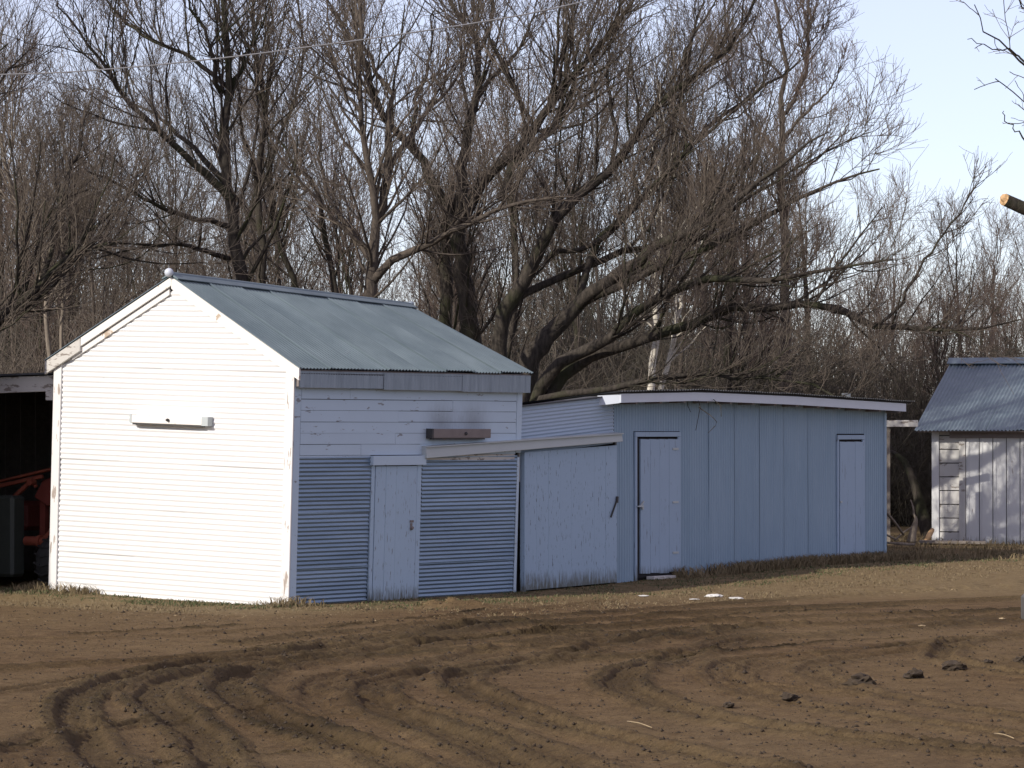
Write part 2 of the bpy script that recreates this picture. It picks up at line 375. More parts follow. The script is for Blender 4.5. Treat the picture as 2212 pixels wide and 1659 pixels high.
def ground_h(X, Y, detail=True):
    h = base_h(X, Y)
    damp = np.zeros_like(h)
    if detail:
        wx = X+.06*(vnoise(X*1.3, Y*1.3)-.5)+.016*(vnoise(X*6, Y*6)-.5); wy = Y+.12*(vnoise(X*.9+50, Y*.9)-.5)+.03*(vnoise(X*5+20, Y*5)-.5)
        rough = vnoise(X*9, Y*7); cl = vnoise(X*17+3, Y*15); tr_h = np.zeros_like(h)
        for c, hw, dp, br, dm in TRK:
            A, B = c[:-1], c[1:]; best = np.full(h.shape, 9.0); side = np.zeros_like(h)
            for a, b in zip(A, B):
                d = b-a; L2 = d@d+1e-9
                m = (X > min(a[0], b[0])-1) & (X < max(a[0], b[0])+1) & (Y > min(a[1], b[1])-1.2) & (Y < max(a[1], b[1])+1.2)
                if not m.any(): continue
                x, y = wx[m]-a[0], wy[m]-a[1]; t = np.clip((x*d[0]+y*d[1])/L2, 0, 1)
                q = np.hypot(x-t*d[0], y-t*d[1]); bb = best[m]; k = q < bb; bb[k] = q[k]; best[m] = bb
            brk = .65+.6*vnoise(X*1.1+hw*90, Y*.9)
            inn = 1-smooth(hw*.65, hw*1.1, best)
            berm = np.exp(-((best-hw*1.45)/(hw*.38+.025))**2)
            tr_h = tr_h-dp*inn*(.7+.6*vnoise(X*4, Y*4))+br*berm*brk*(.88+.24*rough)
            tr_h = tr_h+inn*.012*(vnoise(X*13, Y*11)-.4)+.012*np.cos(best*2*np.pi/.075)*(1-smooth(hw*2.0, hw*3.2, best))*smooth(.25, .6, vnoise(X*.9+hw*50, Y*.7+dp*100))
            damp = np.maximum(damp, dm*np.clip(inn*.75+.95*berm*brk, 0, 1)*(.6+.5*vnoise(X*1.2+7, Y*.8)))
            # tread scrape lines alongside
            damp = np.maximum(damp, dm*.6*(1-smooth(hw*1.6, hw*3.4, best))*vnoise(X*1.5+11, Y*1.1))
        yard = smooth(47, 44, Y-.03*X)
        h = h+tr_h*.72+yard*(.013*(rough-.5)+.010*(cl-.5)+.018*(vnoise(X*2.2, Y*1.4+8)-.5))
        big = vnoise(X*6+70, Y*5.5); h = h+yard*.012*smooth(.78, .95, big)*(.15+damp)
    if detail: h = h+yard*(.004+.016*np.clip(damp, 0, 1))*(vnoise(X*26, Y*20)-.5)+yard*.012*np.clip(damp, 0, 1)*smooth(.7, .9, vnoise(X*21+5, Y*17))
    return h, damp

def axis(dense0, dense1, step, far0, far1):
    d = np.arange(dense0, dense1+1e-6, step); lo, hi, s = [], [], step
    x = dense0; s = step
    while x > far0: s *= 1.22; x -= s; lo.append(x)
    x = dense1; s = step
    while x < far1: s *= 1.22; x += s; hi.append(x)
    return np.array(lo[::-1]+list(d)+hi)
gx = axis(-7.2, 7.2, .027, -500, 500); gy = axis(23.2, 48.5, .038, -120, 1200)
GX, GY = np.meshgrid(gx, gy)
GZ, DAMP = ground_h(GX, GY)
# small bank of earth and thatch in front of the door of the gabled shed
def mound(X, Y, cx, cy, rx, ry, h): return h*np.exp(-(((X-cx)/rx)**2+((Y-cy)/ry)**2))*(.6+.8*vnoise(X*8, Y*7))
mc = on_ground(985, 1312); GZ += mound(GX, GY, mc[0], mc[1], .40, .30, .075)+mound(GX, GY, mc[0]+.22, mc[1]+.05, .16, .16, .06)*(vnoise(GX*14, GY*12)>.4)+mound(GX, GY, mc[0]-.2, mc[1], .2, .2, .05)*vnoise(GX*19, GY*15)
mc2 = on_ground(1400, 1452); GZ += mound(GX, GY, mc2[0], mc2[1], .22, .35, .06)
L_ = (GX-C0[0])*AY[0]+(GY-C0[1])*AY[1]; S_ = (GX-C0[0])*AX[0]+(GY-C0[1])*AX[1]
strip = np.maximum(smooth(2.9, .5, S_)*smooth(-4, -1.2, L_), 0)*smooth(.3, .0, np.maximum(-L_-2.2, 0))
strip = np.maximum(strip, smooth(-3.1, -1.0, L_)*smooth(2.2, .5, S_))
strip = np.maximum(strip, smooth(45.5, 50, GY-.12*GX))
strip = np.maximum(strip, .35*vnoise(GX*.6, GY*.4+30))
green = np.maximum(smooth(1.9, .8, S_)*smooth(-1.4, -.4, L_), smooth(-1.3, -.3, L_)*smooth(1.5, .2, S_))
wood = smooth(52, 60, GY+.2*GX)*smooth(12.0, 14.5, L_+0*S_)+smooth(66, 70, GY)
me = None
nyx = GX.shape
I = np.arange(nyx[0]*nyx[1]).reshape(nyx)
F = np.stack([I[:-1, :-1], I[:-1, 1:], I[1:, 1:], I[1:, :-1]], -1).reshape(-1, 4)
V = np.stack([GX, GY, GZ], -1).reshape(-1, 3)
gme = mesh_np("ground", V, F, M['soil'], smooth=True)
ca = gme.color_attributes.new("wear", 'FLOAT_COLOR', 'POINT')
cdat = np.stack([np.clip(DAMP, 0, 1), np.clip(strip, 0, 1), np.clip(green, 0, 1), np.ones_like(GX)], -1).reshape(-1).astype(np.float32)
ca.data.foreach_set("color", cdat)
g = link("ground", gme); props(g, kind='structure')

def gz(x, y): return float(base_h(np.array([x]), np.array([y]))[0])

# ------------------------------------------------------------------ corrugated sheets
def corr(name, mt, parent, O, U, Vd, N, wid, length, pitch=.0675, amp=.0085, seg=6, nl=5, clip=None, shear=0, wav=.004, seed=0, phase=0, lap=0):
    """ridges run along Vd, the wave runs along U.  clip(u) -> (v0, v1)"""
    O, U, Vd, N = (np.asarray(a, float) for a in (O, U, Vd, N))
    nu = max(4, int(round(wid/pitch*seg)))+1; u = np.linspace(0, wid, nu)
    v0 = np.zeros(nu); v1 = np.full(nu, length)
    if clip: v0, v1 = zip(*[clip(a) for a in u]); v0, v1 = np.array(v0), np.array(v1)
    t = np.linspace(0, 1, nl)[None, :]; vv = v0[:, None]*(1-t)+v1[:, None]*t
    r = np.random.default_rng(seed); off = amp*np.sin(2*np.pi*u/pitch+phase)[:, None]
    off = off+lap*np.exp(-((u-.025)/.02)**2)[:, None]
    off = off+wav*np.sin(vv*2.1+r.random()*6+u[:, None]*1.3)+r.random()*.003
    uu = u[:, None]+shear*vv
    P = O+uu[..., None]*U+vv[..., None]*Vd+off[..., None]*N
    I = np.arange(nu*nl).reshape(nu, nl)
    F = np.stack([I[:-1, :-1], I[1:, :-1], I[1:, 1:], I[:-1, 1:]], -1).reshape(-1, 4)
    if np.dot(np.cross(U, Vd), N) < 0: F = F[:, ::-1]
    return link(name, mesh_np(name, P.reshape(-1, 3), F, mt, smooth=True), parent)

def empty(name, loc, rz=0, roll=0):
    o = bpy.data.objects.new(name, None); col.objects.link(o); o.empty_display_size = .3
    m = Matrix.Translation(Vector(loc)) @ Matrix.Rotation(rz, 4, 'Z') @ Matrix.Rotation(roll, 4, 'Y')
    o.matrix_world = m; return o

# ------------------------------------------------------------------ gabled shed (A)
A = empty("gabled_shed", C0, ROTZ, .032)
props(A, "small white gabled shed with a sunlit corrugated gable end and a grey tin roof", "shed")
WA, LA, EV, RX, RZ = 4.04, 4.87, 3.0, -2.02, 4.06
def gable_top(x): return EV+(RZ-EV)*(1-abs(x-RX)/2.02)
core = MB(); core.prism([(-WA+.03, -.15), (-.03, -.15), (-.03, EV-.04), (RX, RZ-.05), (-WA+.03, EV-.04)], (0, .03, 0), (1,0,0), (0,0,1), (0,1,0), LA-.06)
core.build("inner_wall", M['dark'], A)
# front gable: horizontal corrugated sheets, painted white
cover = .61; row = 0; z = -.12; k = 0
while z < RZ-.06:
    z1 = min(z+cover+.03, RZ-.05)
    split = [-2.6, -1.75, -2.9, -1.5, -2.2, -2.0, -2.0][row % 7]
    for s, (xa, xb) in enumerate(((-WA+.10, split+.03), (split, -.10))):
        def cl(u, z=z, xa=xa, xb=xb):
            zz = z+u; h = (RZ-.10-zz)/(RZ-EV)*2.02
            lo, hi = (-WA+.10, -.10) if zz < EV-.10 else (RX-h, RX+h)
            a, b = max(xa, lo), min(xb, hi)
            if b < a: a = b = (max(min(split, hi), lo))
            return a, b
        if z > EV+.5 and s == 1: continue
        xa2, xb2 = (xa, xb) if z <= EV+.5 else (-WA, 0)
        corr("metal_sheet", M['white_sheet'], A, (0, -.012-.004*(row % 2)-.003*s, z), (0,0,1), (1,0,0), (0,-1,0), z1-z, 1, clip=(cl if z <= EV+.5 else (lambda u, z=z: (RX-max(.01, (RZ-.10-z-u)/(RZ-EV)*2.02), RX+max(.01, (RZ-.10-z-u)/(RZ-EV)*2.02)))), seed=row*2+s, nl=7, wav=.003, pitch=.0675, amp=.0085)
    z += cover; row += 1
# corner boards
def part_box(name, a, b, mt, par, bevel=.004): mb = MB(); mb.box(a, b); return mb.build(name, mt, par, bevel=bevel)
part_box("corner_board", (-.115, -.045, -.15), (.022, -.018, EV-.03), M['white_board'], A)
part_box("corner_board", (0, -.016, -.15), (.024, .105, EV-.12), M['side_plank_shade'], A)
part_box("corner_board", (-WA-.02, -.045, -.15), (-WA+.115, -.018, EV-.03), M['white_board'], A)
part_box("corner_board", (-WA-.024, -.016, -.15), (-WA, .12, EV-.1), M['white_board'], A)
part_box("corner_board", (0, LA-.12, 1.9), (.026, LA, EV-.22), M['side_plank_shade'], A)
part_box("corner_board", (.0, LA-.075, -.15), (.02, LA-.02, 1.84), M['side_plank_shade'], A)
# rake boards on the gable
sl = (RZ-EV)/2.02
def rake(x0, x1, dz0, dz1, y0, y1, mt):
    mb = MB(); g = lambda x, d: gable_top(x)+d
    p = [(x0, y0, g(x0, dz0)), (x1, y0, g(x1, dz0)), (x1, y1, g(x1, dz0)), (x0, y1, g(x0, dz0)),
         (x0, y0, g(x0, dz1)), (x1, y0, g(x1, dz1)), (x1, y1, g(x1, dz1)), (x0, y1, g(x0, dz1))]
    mb.hexa(p); return mb.build("rake_board", mt, A, bevel=.003)
rake(RX+.002, .13, -.10, .05, -.085, -.05, M['white_rake'])
rake(-WA+.48, RX-.002, -.06, .05, -.085, -.05, M['white_rake'])
rake(-WA-.14, -WA+.475, -.12, .05, -.09, -.05, M['grey_board'])
rake(-WA+.30, RX-.06, -.15, -.066, -.048, -.022, M['white_rake'])
# roof: corrugated sheets on both slopes, running down the slope
def slope_pts(side):
    ex = .13 if side > 0 else -WA-.13
    d = np.array([ex-RX, 0, (gable_top(0)-sl*.13)-RZ]); return d, np.linalg.norm(d)
for side in (1, -1):
    d, Ln = slope_pts(side); d = d/Ln; nrm = np.array([-d[2], 0, d[0]])*side
    y = -.10; i = 0
    while y < LA+.05:
        wd = min(.66, LA+.09-y)
        if wd < .08: break
        corr("roof_sheet", M['galv_roof'], A, np.array([RX, y, RZ+.06])+nrm*(.011*(i % 2)), (0,1,0), d, nrm, wd, Ln+.02+.008*math.sin(i*2.3), pitch=.068, amp=.013, lap=.006, seed=40+i, nl=6, wav=.002)
        y += .61; i += 1
    mb = MB()      # roof deck beneath
    n0 = nrm*.02; a = np.array([RX, -.05, RZ-.02]); b = a+d*Ln*.99
    mb.hexa([a-n0, b-n0, b-n0+np.array([0, LA+.08, 0]), a-n0+np.array([0, LA+.08, 0]), a, b, b+np.array([0, LA+.08, 0]), a+np.array([0, LA+.08, 0])])
    mb.build("roof_deck", M['dark'], A)
# fascia of narrow ribbed tin under the right eave, in three lengths
ez = gable_top(0)-sl*.13+.045
for i, (ya, yb) in enumerate(((-.04, 1.7), (1.68, 3.4), (3.38, LA+.06))):
    corr("fascia_sheet", M['galv_trim'], A, (.105+.003*i, ya, ez-.235-.012*i), (0,1,0), (0,0,1), (1,0,0), yb-ya, .21+.012*i, pitch=.034, amp=.004, seg=4, nl=2, seed=60+i, wav=.002)
mb = MB(); mb.box((.0, -.04, ez-.03), (.098, LA+.05, ez-.01)); mb.box((.06, -.04, ez-.22), (.095, LA+.05, ez-.031)); mb.build("soffit", M['shadewood'], A)
# ridge roll with its ball end
mb = MB()
prof = [(-.14, -.055), (-.04, .0), (-.028, .022), (0, .034), (.028, .022), (.04, .0), (.14, -.055), (.135, -.066), (0, -.01), (-.135, -.066)]
mb.prism(prof, (RX, -.11, RZ+.085), (1,0,0), (0,0,1), (0,1,0), LA+.22); rc = mb.build("ridge_cap", M['galv_roof'], A)
mb = MB(); n = 9; mb.lathe([(max(.004, .058*math.sin(math.pi*i/n)), .058*-math.cos(math.pi*i/n)) for i in range(n+1)], (RX-.0, -.13, RZ+.105), 'y', 18)
mb.build("ball_end", M['white_fascia'], A, smooth=True)
mb = MB(); mb.lathe([(max(.004, .045*math.sin(math.pi*i/n)), .045*-math.cos(math.pi*i/n)) for i in range(n+1)], (RX, LA+.12, RZ+.10), 'y', 14)
mb.build("ball_end", M['galv_trim'], A, smooth=True)
# the old ridge has sunk towards the back
for o in A.children:
    if o.type == 'MESH' and o.name.split('.')[0] in ('roof_sheet', 'roof_deck', 'ridge_cap', 'inner_wall', 'ball_end'):
        for v in o.data.vertices:
            if v.co.z > EV: v.co.z -= .046*max(0, v.co.y)*(v.co.z-EV)/(RZ-EV)
# side wall, upper half: wooden planks
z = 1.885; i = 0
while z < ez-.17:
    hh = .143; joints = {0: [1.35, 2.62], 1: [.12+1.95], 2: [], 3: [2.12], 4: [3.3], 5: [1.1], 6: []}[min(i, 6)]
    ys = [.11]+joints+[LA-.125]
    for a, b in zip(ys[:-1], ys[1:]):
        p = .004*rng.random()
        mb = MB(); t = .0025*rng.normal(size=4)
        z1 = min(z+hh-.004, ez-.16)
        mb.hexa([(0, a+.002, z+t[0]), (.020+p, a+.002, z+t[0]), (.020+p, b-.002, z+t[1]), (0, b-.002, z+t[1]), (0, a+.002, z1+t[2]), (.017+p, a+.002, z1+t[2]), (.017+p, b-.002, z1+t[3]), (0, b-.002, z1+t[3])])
        mb.build("plank", M['side_plank_shade'], A)
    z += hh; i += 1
# side wall, lower half: galvanised sheets
for (ya, yb, sd_) in ((.105, 1.56, 1), (2.655, LA-.085, 2)):
    z = -.15; i = 0
    for z0, z1 in ((-.15, .47), (.45, 1.17), (1.15, 1.865)):
        corr("metal_sheet", M['galv_wall'], A, (.008+.005*i, ya, z0), (0,0,1), (0,1,0), (1,0,0), z1-z0, yb-ya, pitch=.053, amp=.0072, seed=80+10*sd_+i, nl=7, wav=.004); i += 1
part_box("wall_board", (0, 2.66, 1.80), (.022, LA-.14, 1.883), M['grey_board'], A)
part_box("wall_board", (0, .108, 1.862), (.016, 1.56, 1.884), M['side_plank_shade'], A)
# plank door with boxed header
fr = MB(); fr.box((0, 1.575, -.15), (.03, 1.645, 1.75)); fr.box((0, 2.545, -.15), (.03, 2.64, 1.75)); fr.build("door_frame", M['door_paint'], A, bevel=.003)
hd = part_box("door_header", (0, 1.55, 1.752), (.075, 2.68, 1.875), M['side_plank_shade'], A)
dr = MB(); dr.box((.0, 1.66, -.09), (.012, 2.53, 1.735)); dr = dr.build("door", M['shadewood'], A)
for i in range(4):
    a = 1.655+i*.22; m_ = MB(); e = .003*rng.random(); m_.box((.013, a+.0012, -.09+.02*rng.random()), (.034+e, a+.2188, 1.74)); m_.build("plank", M['door_paint'], dr)
hd = MB(); hd.box((.038, 2.40, 1.0), (.05, 2.47, 1.03)); hd.lathe([(.02, 0), (.026, .02), (.018, .035)], (.036, 2.43, .93), 'x', 10); hd.box((.036, 2.41, .90), (.044, 2.45, .99)); hd.build("handle", M['shadewood'], dr)
# lamp housings
def housing(y0, y1, z0, z1, front):
    mb = MB()
    if front:
        mb.box((y0, -.125, z0), (y1, -.03, z1)); o = mb.build("lamp_housing", M['white_rake'], A, bevel=.006)
        c = MB(); c.box((y1-.10, -.130, z0-.006), (y1+.004, -.028, z1+.006)); c.box((y0-.004, -.130, z0-.004), (y0+.03, -.028, z1+.004)); c.build("end_cap", M['rail'], o)
        c = MB(); c.lathe([(.018, 0), (.022, -.02), (.012, -.045)], ((y0+y1)/2+.0, -.126, (z0+z1)/2), 'y', 10); c.build("knob", M['iron'], o)
        c = MB(); c.box((y0+.04, -.118, z0-.022), (y1-.11, -.04, z0-.002)); c.build("lamp_tray", M['iron'], o)
    else:
        mb.box((.03, y0, z0), (.125, y1, z1)); o = mb.build("lamp_housing", M['shadewood'], A, bevel=.006)
        c = MB(); c.box((.028, y0-.004, z0-.004), (.13, y0+.03, z1+.004)); c.build("end_cap", M['iron'], o)
        c = MB(); c.lathe([(.020, 0), (.024, .012), (.012, .03)], (.126, (y0+y1)/2+.08, (z0+z1)/2), 'x', 10); c.build("knob", M['iron'], o)
        c = MB(); c.box((.04, y0+.06, z0-.02), (.115, y1-.12, z0-.002)); c.build("lamp_tray", M['iron'], o)
housing(-2.63, -1.31, 2.22, 2.325, True)
hs = housing(2.72, 4.03, 2.105, 2.225, False)

# ------------------------------------------------------------------ low shed (B) with its wing and sliding door
B = empty("low_shed", shed_world(0, 7.25, 0), ROTZ)
props(B, "long low pale blue tin shed with an arched flat roof and white fascia", "shed")
O7 = 7.25
def top_curve(y):  # wall top along the front
    return float(np.interp(y, [4.9, 7.25, 9.3, 11.9, 15.3], [2.53, 2.64, 2.68, 2.64, 2.55]))
core = MB()
ys = np.linspace(7.28, 14.77, 12)
vv = [];
for y in ys: vv += [(-.03, y-O7, -.1), (-3.6, y-O7, -.1), (-3.6, y-O7, top_curve(y)-.48), (-.03, y-O7, top_curve(y)-.02)]
ff = [(0,1,2,3), tuple(len(vv)-4+i for i in (3,2,1,0))]
for i in range(len(ys)-1):
    for j in range(4): ff.append((i*4+j, i*4+(j+1) % 4, i*4+4+(j+1) % 4, i*4+4+j))
core.add(vv, ff); core.build("inner_wall", M['dark'], B)
# vertical ribbed sheets, painted pale blue
edges = [7.25, 7.73, 8.94, 9.72, 10.42, 11.12, 11.82, 12.52, 13.34, 14.2, 14.79]
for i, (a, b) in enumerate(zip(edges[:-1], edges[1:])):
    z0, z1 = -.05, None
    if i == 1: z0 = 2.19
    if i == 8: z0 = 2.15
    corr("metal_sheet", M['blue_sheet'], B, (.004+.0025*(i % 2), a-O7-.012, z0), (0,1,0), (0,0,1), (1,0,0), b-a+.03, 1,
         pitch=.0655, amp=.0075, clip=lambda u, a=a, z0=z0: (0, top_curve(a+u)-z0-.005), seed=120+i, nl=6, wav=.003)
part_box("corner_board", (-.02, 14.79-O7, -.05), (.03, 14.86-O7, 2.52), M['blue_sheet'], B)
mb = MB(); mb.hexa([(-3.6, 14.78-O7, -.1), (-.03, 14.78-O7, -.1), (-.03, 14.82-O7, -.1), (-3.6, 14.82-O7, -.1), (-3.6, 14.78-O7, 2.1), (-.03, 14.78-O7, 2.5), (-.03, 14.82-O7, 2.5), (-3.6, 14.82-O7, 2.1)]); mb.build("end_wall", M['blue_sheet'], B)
# roof: curved fascia, rafters, thin corrugated sheets above
def rc_(y): return top_curve(y)
def strip_mesh(y0, y1, n, x0, x1, lo, hi):
    v, f = [], []
    for y in np.linspace(y0, y1, n):
        c = top_curve(y+.3)
        dr_ = .36 if x0 < -1 else 0
        v += [(x0, y-O7, c+lo-dr_), (x1, y-O7, c+lo), (x1, y-O7, c+hi), (x0, y-O7, c+hi-dr_)]
    f.append((0,1,2,3)); f.append(tuple(4*(n-1)+i for i in (3,2,1,0)))
    for i in range(n-1):
        for j in range(4): f.append((i*4+j, i*4+4+j, i*4+4+(j+1) % 4, i*4+(j+1) % 4))
    return v, f
mb = MB(); mb.add(*strip_mesh(6.98, 15.0, 18, .27, .30, -.05, .075)); mb.build("fascia", M['white_fascia'], B)
mb = MB(); mb.hexa([(-.02, 6.86-O7, 2.55), (.27, 6.98-O7, 2.585), (.27, 7.0-O7, 2.585), (-.02, 6.90-O7, 2.55), (-.02, 6.86-O7, 2.69), (.27, 6.98-O7, 2.705), (.27, 7.0-O7, 2.705), (-.02, 6.90-O7, 2.69)]); mb.build("end_fascia", M['white_fascia'], B)
mb = MB(); mb.add(*strip_mesh(6.95, 15.15, 18, -3.7, .30, .08, .10)); mb.build("roof_deck", M['dark'], B)
y = 6.9; i = 0
while y < 15.15:
    wd = min(.66, 15.2-y)
    n = int(wd/.0675*6)+1; us = np.linspace(0, wd, n); P = []
    for u in us:
        c = top_curve(y+u+.3)+.112+.009*math.sin(2*math.pi*(y+u)/.0675)+.004*(i % 2)
        P += [(.35, y+u-O7, c), (-3.75, y+u-O7, c-.37)]
    I = np.arange(2*n).reshape(n, 2); F = np.stack([I[:-1, 0], I[1:, 0], I[1:, 1], I[:-1, 1]], -1)
    link("roof_sheet", mesh_np("roof_sheet", np.array(P), F, M['dark_roof'], True), B); y += .61; i += 1
for y in np.arange(7.4, 15.1, .62):
    mb = MB(); c = top_curve(y+.3); mb.box((0.012, y-O7, c-.075), (.265, y+.05-O7, c+.075)); mb.build("rafter", M['shadewood'], B)
# two plank doors
def plank_door(y0, y1, z0, z1, n, mt, gap_left):
    fr = MB(); fr.box((0, y0-.055, z0-.1), (.028, y0-.004, z1+.02)); fr.box((0, y1+.004, z0-.1), (.024, y1+.07, z1+.02)); fr.box((0, y0-.055, z1+.021), (.03, y1+.07, z1+.09))
    fr.build("door_frame", M['pale_door'], B, bevel=.003)
    d = MB(); d.box((-.01, y0, z0-.04), (.006, y1, z1)); d = d.build("door", M['dark'], B)
    wd = (y1-y0-gap_left)/n
    for i in range(n):
        a = y0+gap_left+i*wd; m_ = MB(); e = .004*rng.random(); dz = .025*rng.random()
        m_.hexa([(.008, a+.002, z0+dz), (.03+e, a+.002, z0+dz), (.03+e, a+wd-.002, z0+dz*.6), (.008, a+wd-.002, z0+dz*.6), (.008, a+.002, z1-.012), (.03+e, a+.002, z1-.012), (.03+e, a+wd-.002, z1-.018), (.008, a+wd-.002, z1-.018)])
        m_.build("plank", mt, d)
    return d
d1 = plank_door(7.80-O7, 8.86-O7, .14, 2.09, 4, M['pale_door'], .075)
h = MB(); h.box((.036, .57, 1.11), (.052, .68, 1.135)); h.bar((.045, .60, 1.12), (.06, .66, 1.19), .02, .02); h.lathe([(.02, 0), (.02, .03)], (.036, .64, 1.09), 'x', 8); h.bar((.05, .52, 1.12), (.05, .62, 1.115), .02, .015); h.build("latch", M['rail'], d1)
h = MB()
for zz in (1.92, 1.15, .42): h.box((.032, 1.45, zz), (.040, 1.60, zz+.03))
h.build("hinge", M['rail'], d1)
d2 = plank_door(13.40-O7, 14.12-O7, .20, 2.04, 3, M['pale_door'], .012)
h = MB(); h.box((.034, .03+6.13, 1.08), (.05, .08+6.13, 1.11)); h.build("latch", M['rail'], d2)
part_box("door_sill", (.03, 8.02-O7, .07), (.16, 8.6-O7, .115), M['grey_board'], B)

Wg = empty("lean_wing", shed_world(0, 4.9, 0), ROTZ)
props(Wg, "short white link between the two sheds behind a wide sliding plank door", "shed wing")
W0 = 4.9
mb = MB(); mb.hexa([(-3.0, .02, -.1), (-.05, .02, -.1), (-.05, 2.33, -.1), (-3.0, 2.33, -.1), (-3.0, .02, 2.08), (-.05, .02, 2.50), (-.05, 2.33, 2.64), (-3.0, 2.33, 2.2)]); mb.build("inner_wall", M['dark'], Wg)
corr("metal_sheet", M['link_sheet_shade'], Wg, (.0, .06, 1.86), (0,0,1), (0,1,0), (1,0,0), .66, 2.27, pitch=.05, amp=.006, shear=.070, seed=200, nl=8, wav=.004)
mb = MB(); mb.hexa([(-.2, .02, 2.50), (.045, .02, 2.525), (.045, 2.1, 2.672), (-.2, 2.1, 2.67), (-.2, .02, 2.515), (.045, .02, 2.54), (.045, 2.1, 2.69), (-.2, 2.1, 2.69)]); mb.build("roof_edge", M['dark_roof'], Wg)
mb = MB(); mb.hexa([(-3.1, .0, 2.12), (-.2, .0, 2.50), (-.2, 2.34, 2.67), (-3.1, 2.34, 2.26), (-3.1, .0, 2.14), (-.2, .0, 2.52), (-.2, 2.34, 2.69), (-3.1, 2.34, 2.28)]); mb.build("roof", M['dark_roof'], Wg)
# door track cover: long boxed rail that starts on the gabled shed's wall
rl = MB(); y0, y1 = 2.64-W0, 7.22-W0
rl.hexa([(.045, y0, 1.845), (.17, y0, 1.835), (.17, y1, 2.045), (.045, y1, 2.05), (.045, y0, 1.985), (.155, y0, 1.985), (.155, y1, 2.155), (.045, y1, 2.16)])
rl.build("track_cover", M['rail'], Wg, bevel=.004)
rl = MB(); rl.hexa([(.044, y0, 1.987), (.185, y0, 1.978), (.185, y1, 2.150), (.044, y1, 2.162), (.044, y0, 2.0), (.185, y0, 1.99), (.185, y1, 2.163), (.044, y1, 2.175)]); rl.build("track_lid", M['rail'], Wg)
mb = MB(); mb.box((-.01, .02, 1.5), (.02, .05, 2.5)); mb.build("wall_board", M['grey_board'], Wg)
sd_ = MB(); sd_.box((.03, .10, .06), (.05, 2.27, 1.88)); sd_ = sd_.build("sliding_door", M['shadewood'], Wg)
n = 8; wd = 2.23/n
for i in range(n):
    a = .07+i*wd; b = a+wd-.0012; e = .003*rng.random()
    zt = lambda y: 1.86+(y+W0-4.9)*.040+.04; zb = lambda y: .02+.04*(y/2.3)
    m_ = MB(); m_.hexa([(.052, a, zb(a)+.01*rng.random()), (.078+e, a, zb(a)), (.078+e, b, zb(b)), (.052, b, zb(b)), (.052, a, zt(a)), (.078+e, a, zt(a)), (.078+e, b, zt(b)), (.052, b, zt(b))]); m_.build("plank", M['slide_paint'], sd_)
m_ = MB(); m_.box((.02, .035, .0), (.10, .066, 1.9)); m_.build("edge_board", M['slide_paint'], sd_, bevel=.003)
h = MB(); h.bar((.10, 2.12, .98), (.10, 2.27, 1.22), .018, .018); h.bar((.10, 2.27, 1.18), (.10, 2.28, 1.27), .03, .03); h.build("hook", M['iron'], sd_)
part_box("door_post", (-.02, 2.305, .0), (.045, 2.345, 2.04), M['iron'], Wg)

# ------------------------------------------------------------------ board shed at the right (C)
P_C = np.array([7.48, 65.6, .17]); ROTC = math.radians(-20)
C = empty("board_shed", P_C, ROTC)
props(C, "white board shed at the right edge with a bluish tin roof dappled by branch shadows", "shed")
LC, DC = 5.2, 4.8
mb = MB(); mb.prism([(0.02, -.2), (DC, -.2), (DC, 2.0), (DC/2, 3.15), (0.02, 2.0)], (.02, 0, 0), (0,1,0), (0,0,1), (1,0,0), LC); mb.build("inner_wall", M['dark'], C)
mb = MB(); mb.prism([(0.02, -.1), (DC, -.1), (DC, 2.0), (DC/2, 3.12), (0.02, 2.0)], (-.03, 0, 0), (0,1,0), (0,0,1), (1,0,0), .04); mb.build("end_wall", M['c_plank'], C)
part_box("corner_board", (-.035, -.06, -.02), (.095, -.02, 2.05), M['c_board'], C)
z = .0
for i in range(9):
    hh = .243; m_ = MB(); m_.box((.10, -.03-.004*rng.random(), z+.004), (.455, .0, min(z+hh-.012, 2.05))); m_.build("plank", M['c_plank'], C, bevel=.003); z += hh
part_box("door_post", (.46, -.07, -.02), (.575, -.02, 2.05), M['c_plank'], C)
for i in range(19):
    x = .58+i*.2425; m_ = MB(); e = .006*rng.random()
    m_.box((x+.006, -.055-e, -.115+.02*rng.random()), (x+.234, -.03, 2.05)); m_.build("board", M['c_board'], C, bevel=.003)
    m_ = MB(); m_.box((x+.045, -.066-e, -.10), (x+.062, -.0552-e, 2.04)); m_.build("batten", M['c_board'], C)
part_box("top_board", (.3, -.12, 1.90), (LC, -.08, 2.06), M['shadewood'], C)
d = np.array([0, -(DC/2+.40), -1.25]); Ln = np.linalg.norm(d); d /= Ln
for side in (1, -1):
    dd = np.array([0, d[1]*side, d[2]]); nr = np.array([0, d[2]*side, -d[1]]) if side == 1 else np.array([0, -d[2]*side*-1, -d[1]])
    nr = np.array([0, dd[2]*(-1 if dd[1] > 0 else 1), abs(dd[1])]); nr = nr if nr @ np.array([0, 0, 1]) > 0 else -nr
    nr = np.array([0, (dd[2] if dd[1] < 0 else -dd[2]), abs(dd[1])])
    x = -.27; i = 0
    while x < LC+.3:
        corr("roof_sheet", M['blue_roof'], C, np.array([x, DC/2, 3.28])+nr*(.005*(i % 2)), (1,0,0), dd, nr, .66, Ln+.012*math.sin(i*1.7), pitch=.0675, amp=.012, seed=300+i, nl=6, wav=.005); x += .61; i += 1
    mb = MB(); a = np.array([-.22, DC/2, 3.25]); b = a+dd*Ln*.985; n0 = nr*.02; ex = np.array([LC+.5, 0, 0])
    mb.hexa([a-n0, b-n0, b-n0+ex, a-n0+ex, a, b, b+ex, a+ex]); mb.build("roof_deck", M['shadewood'], C)
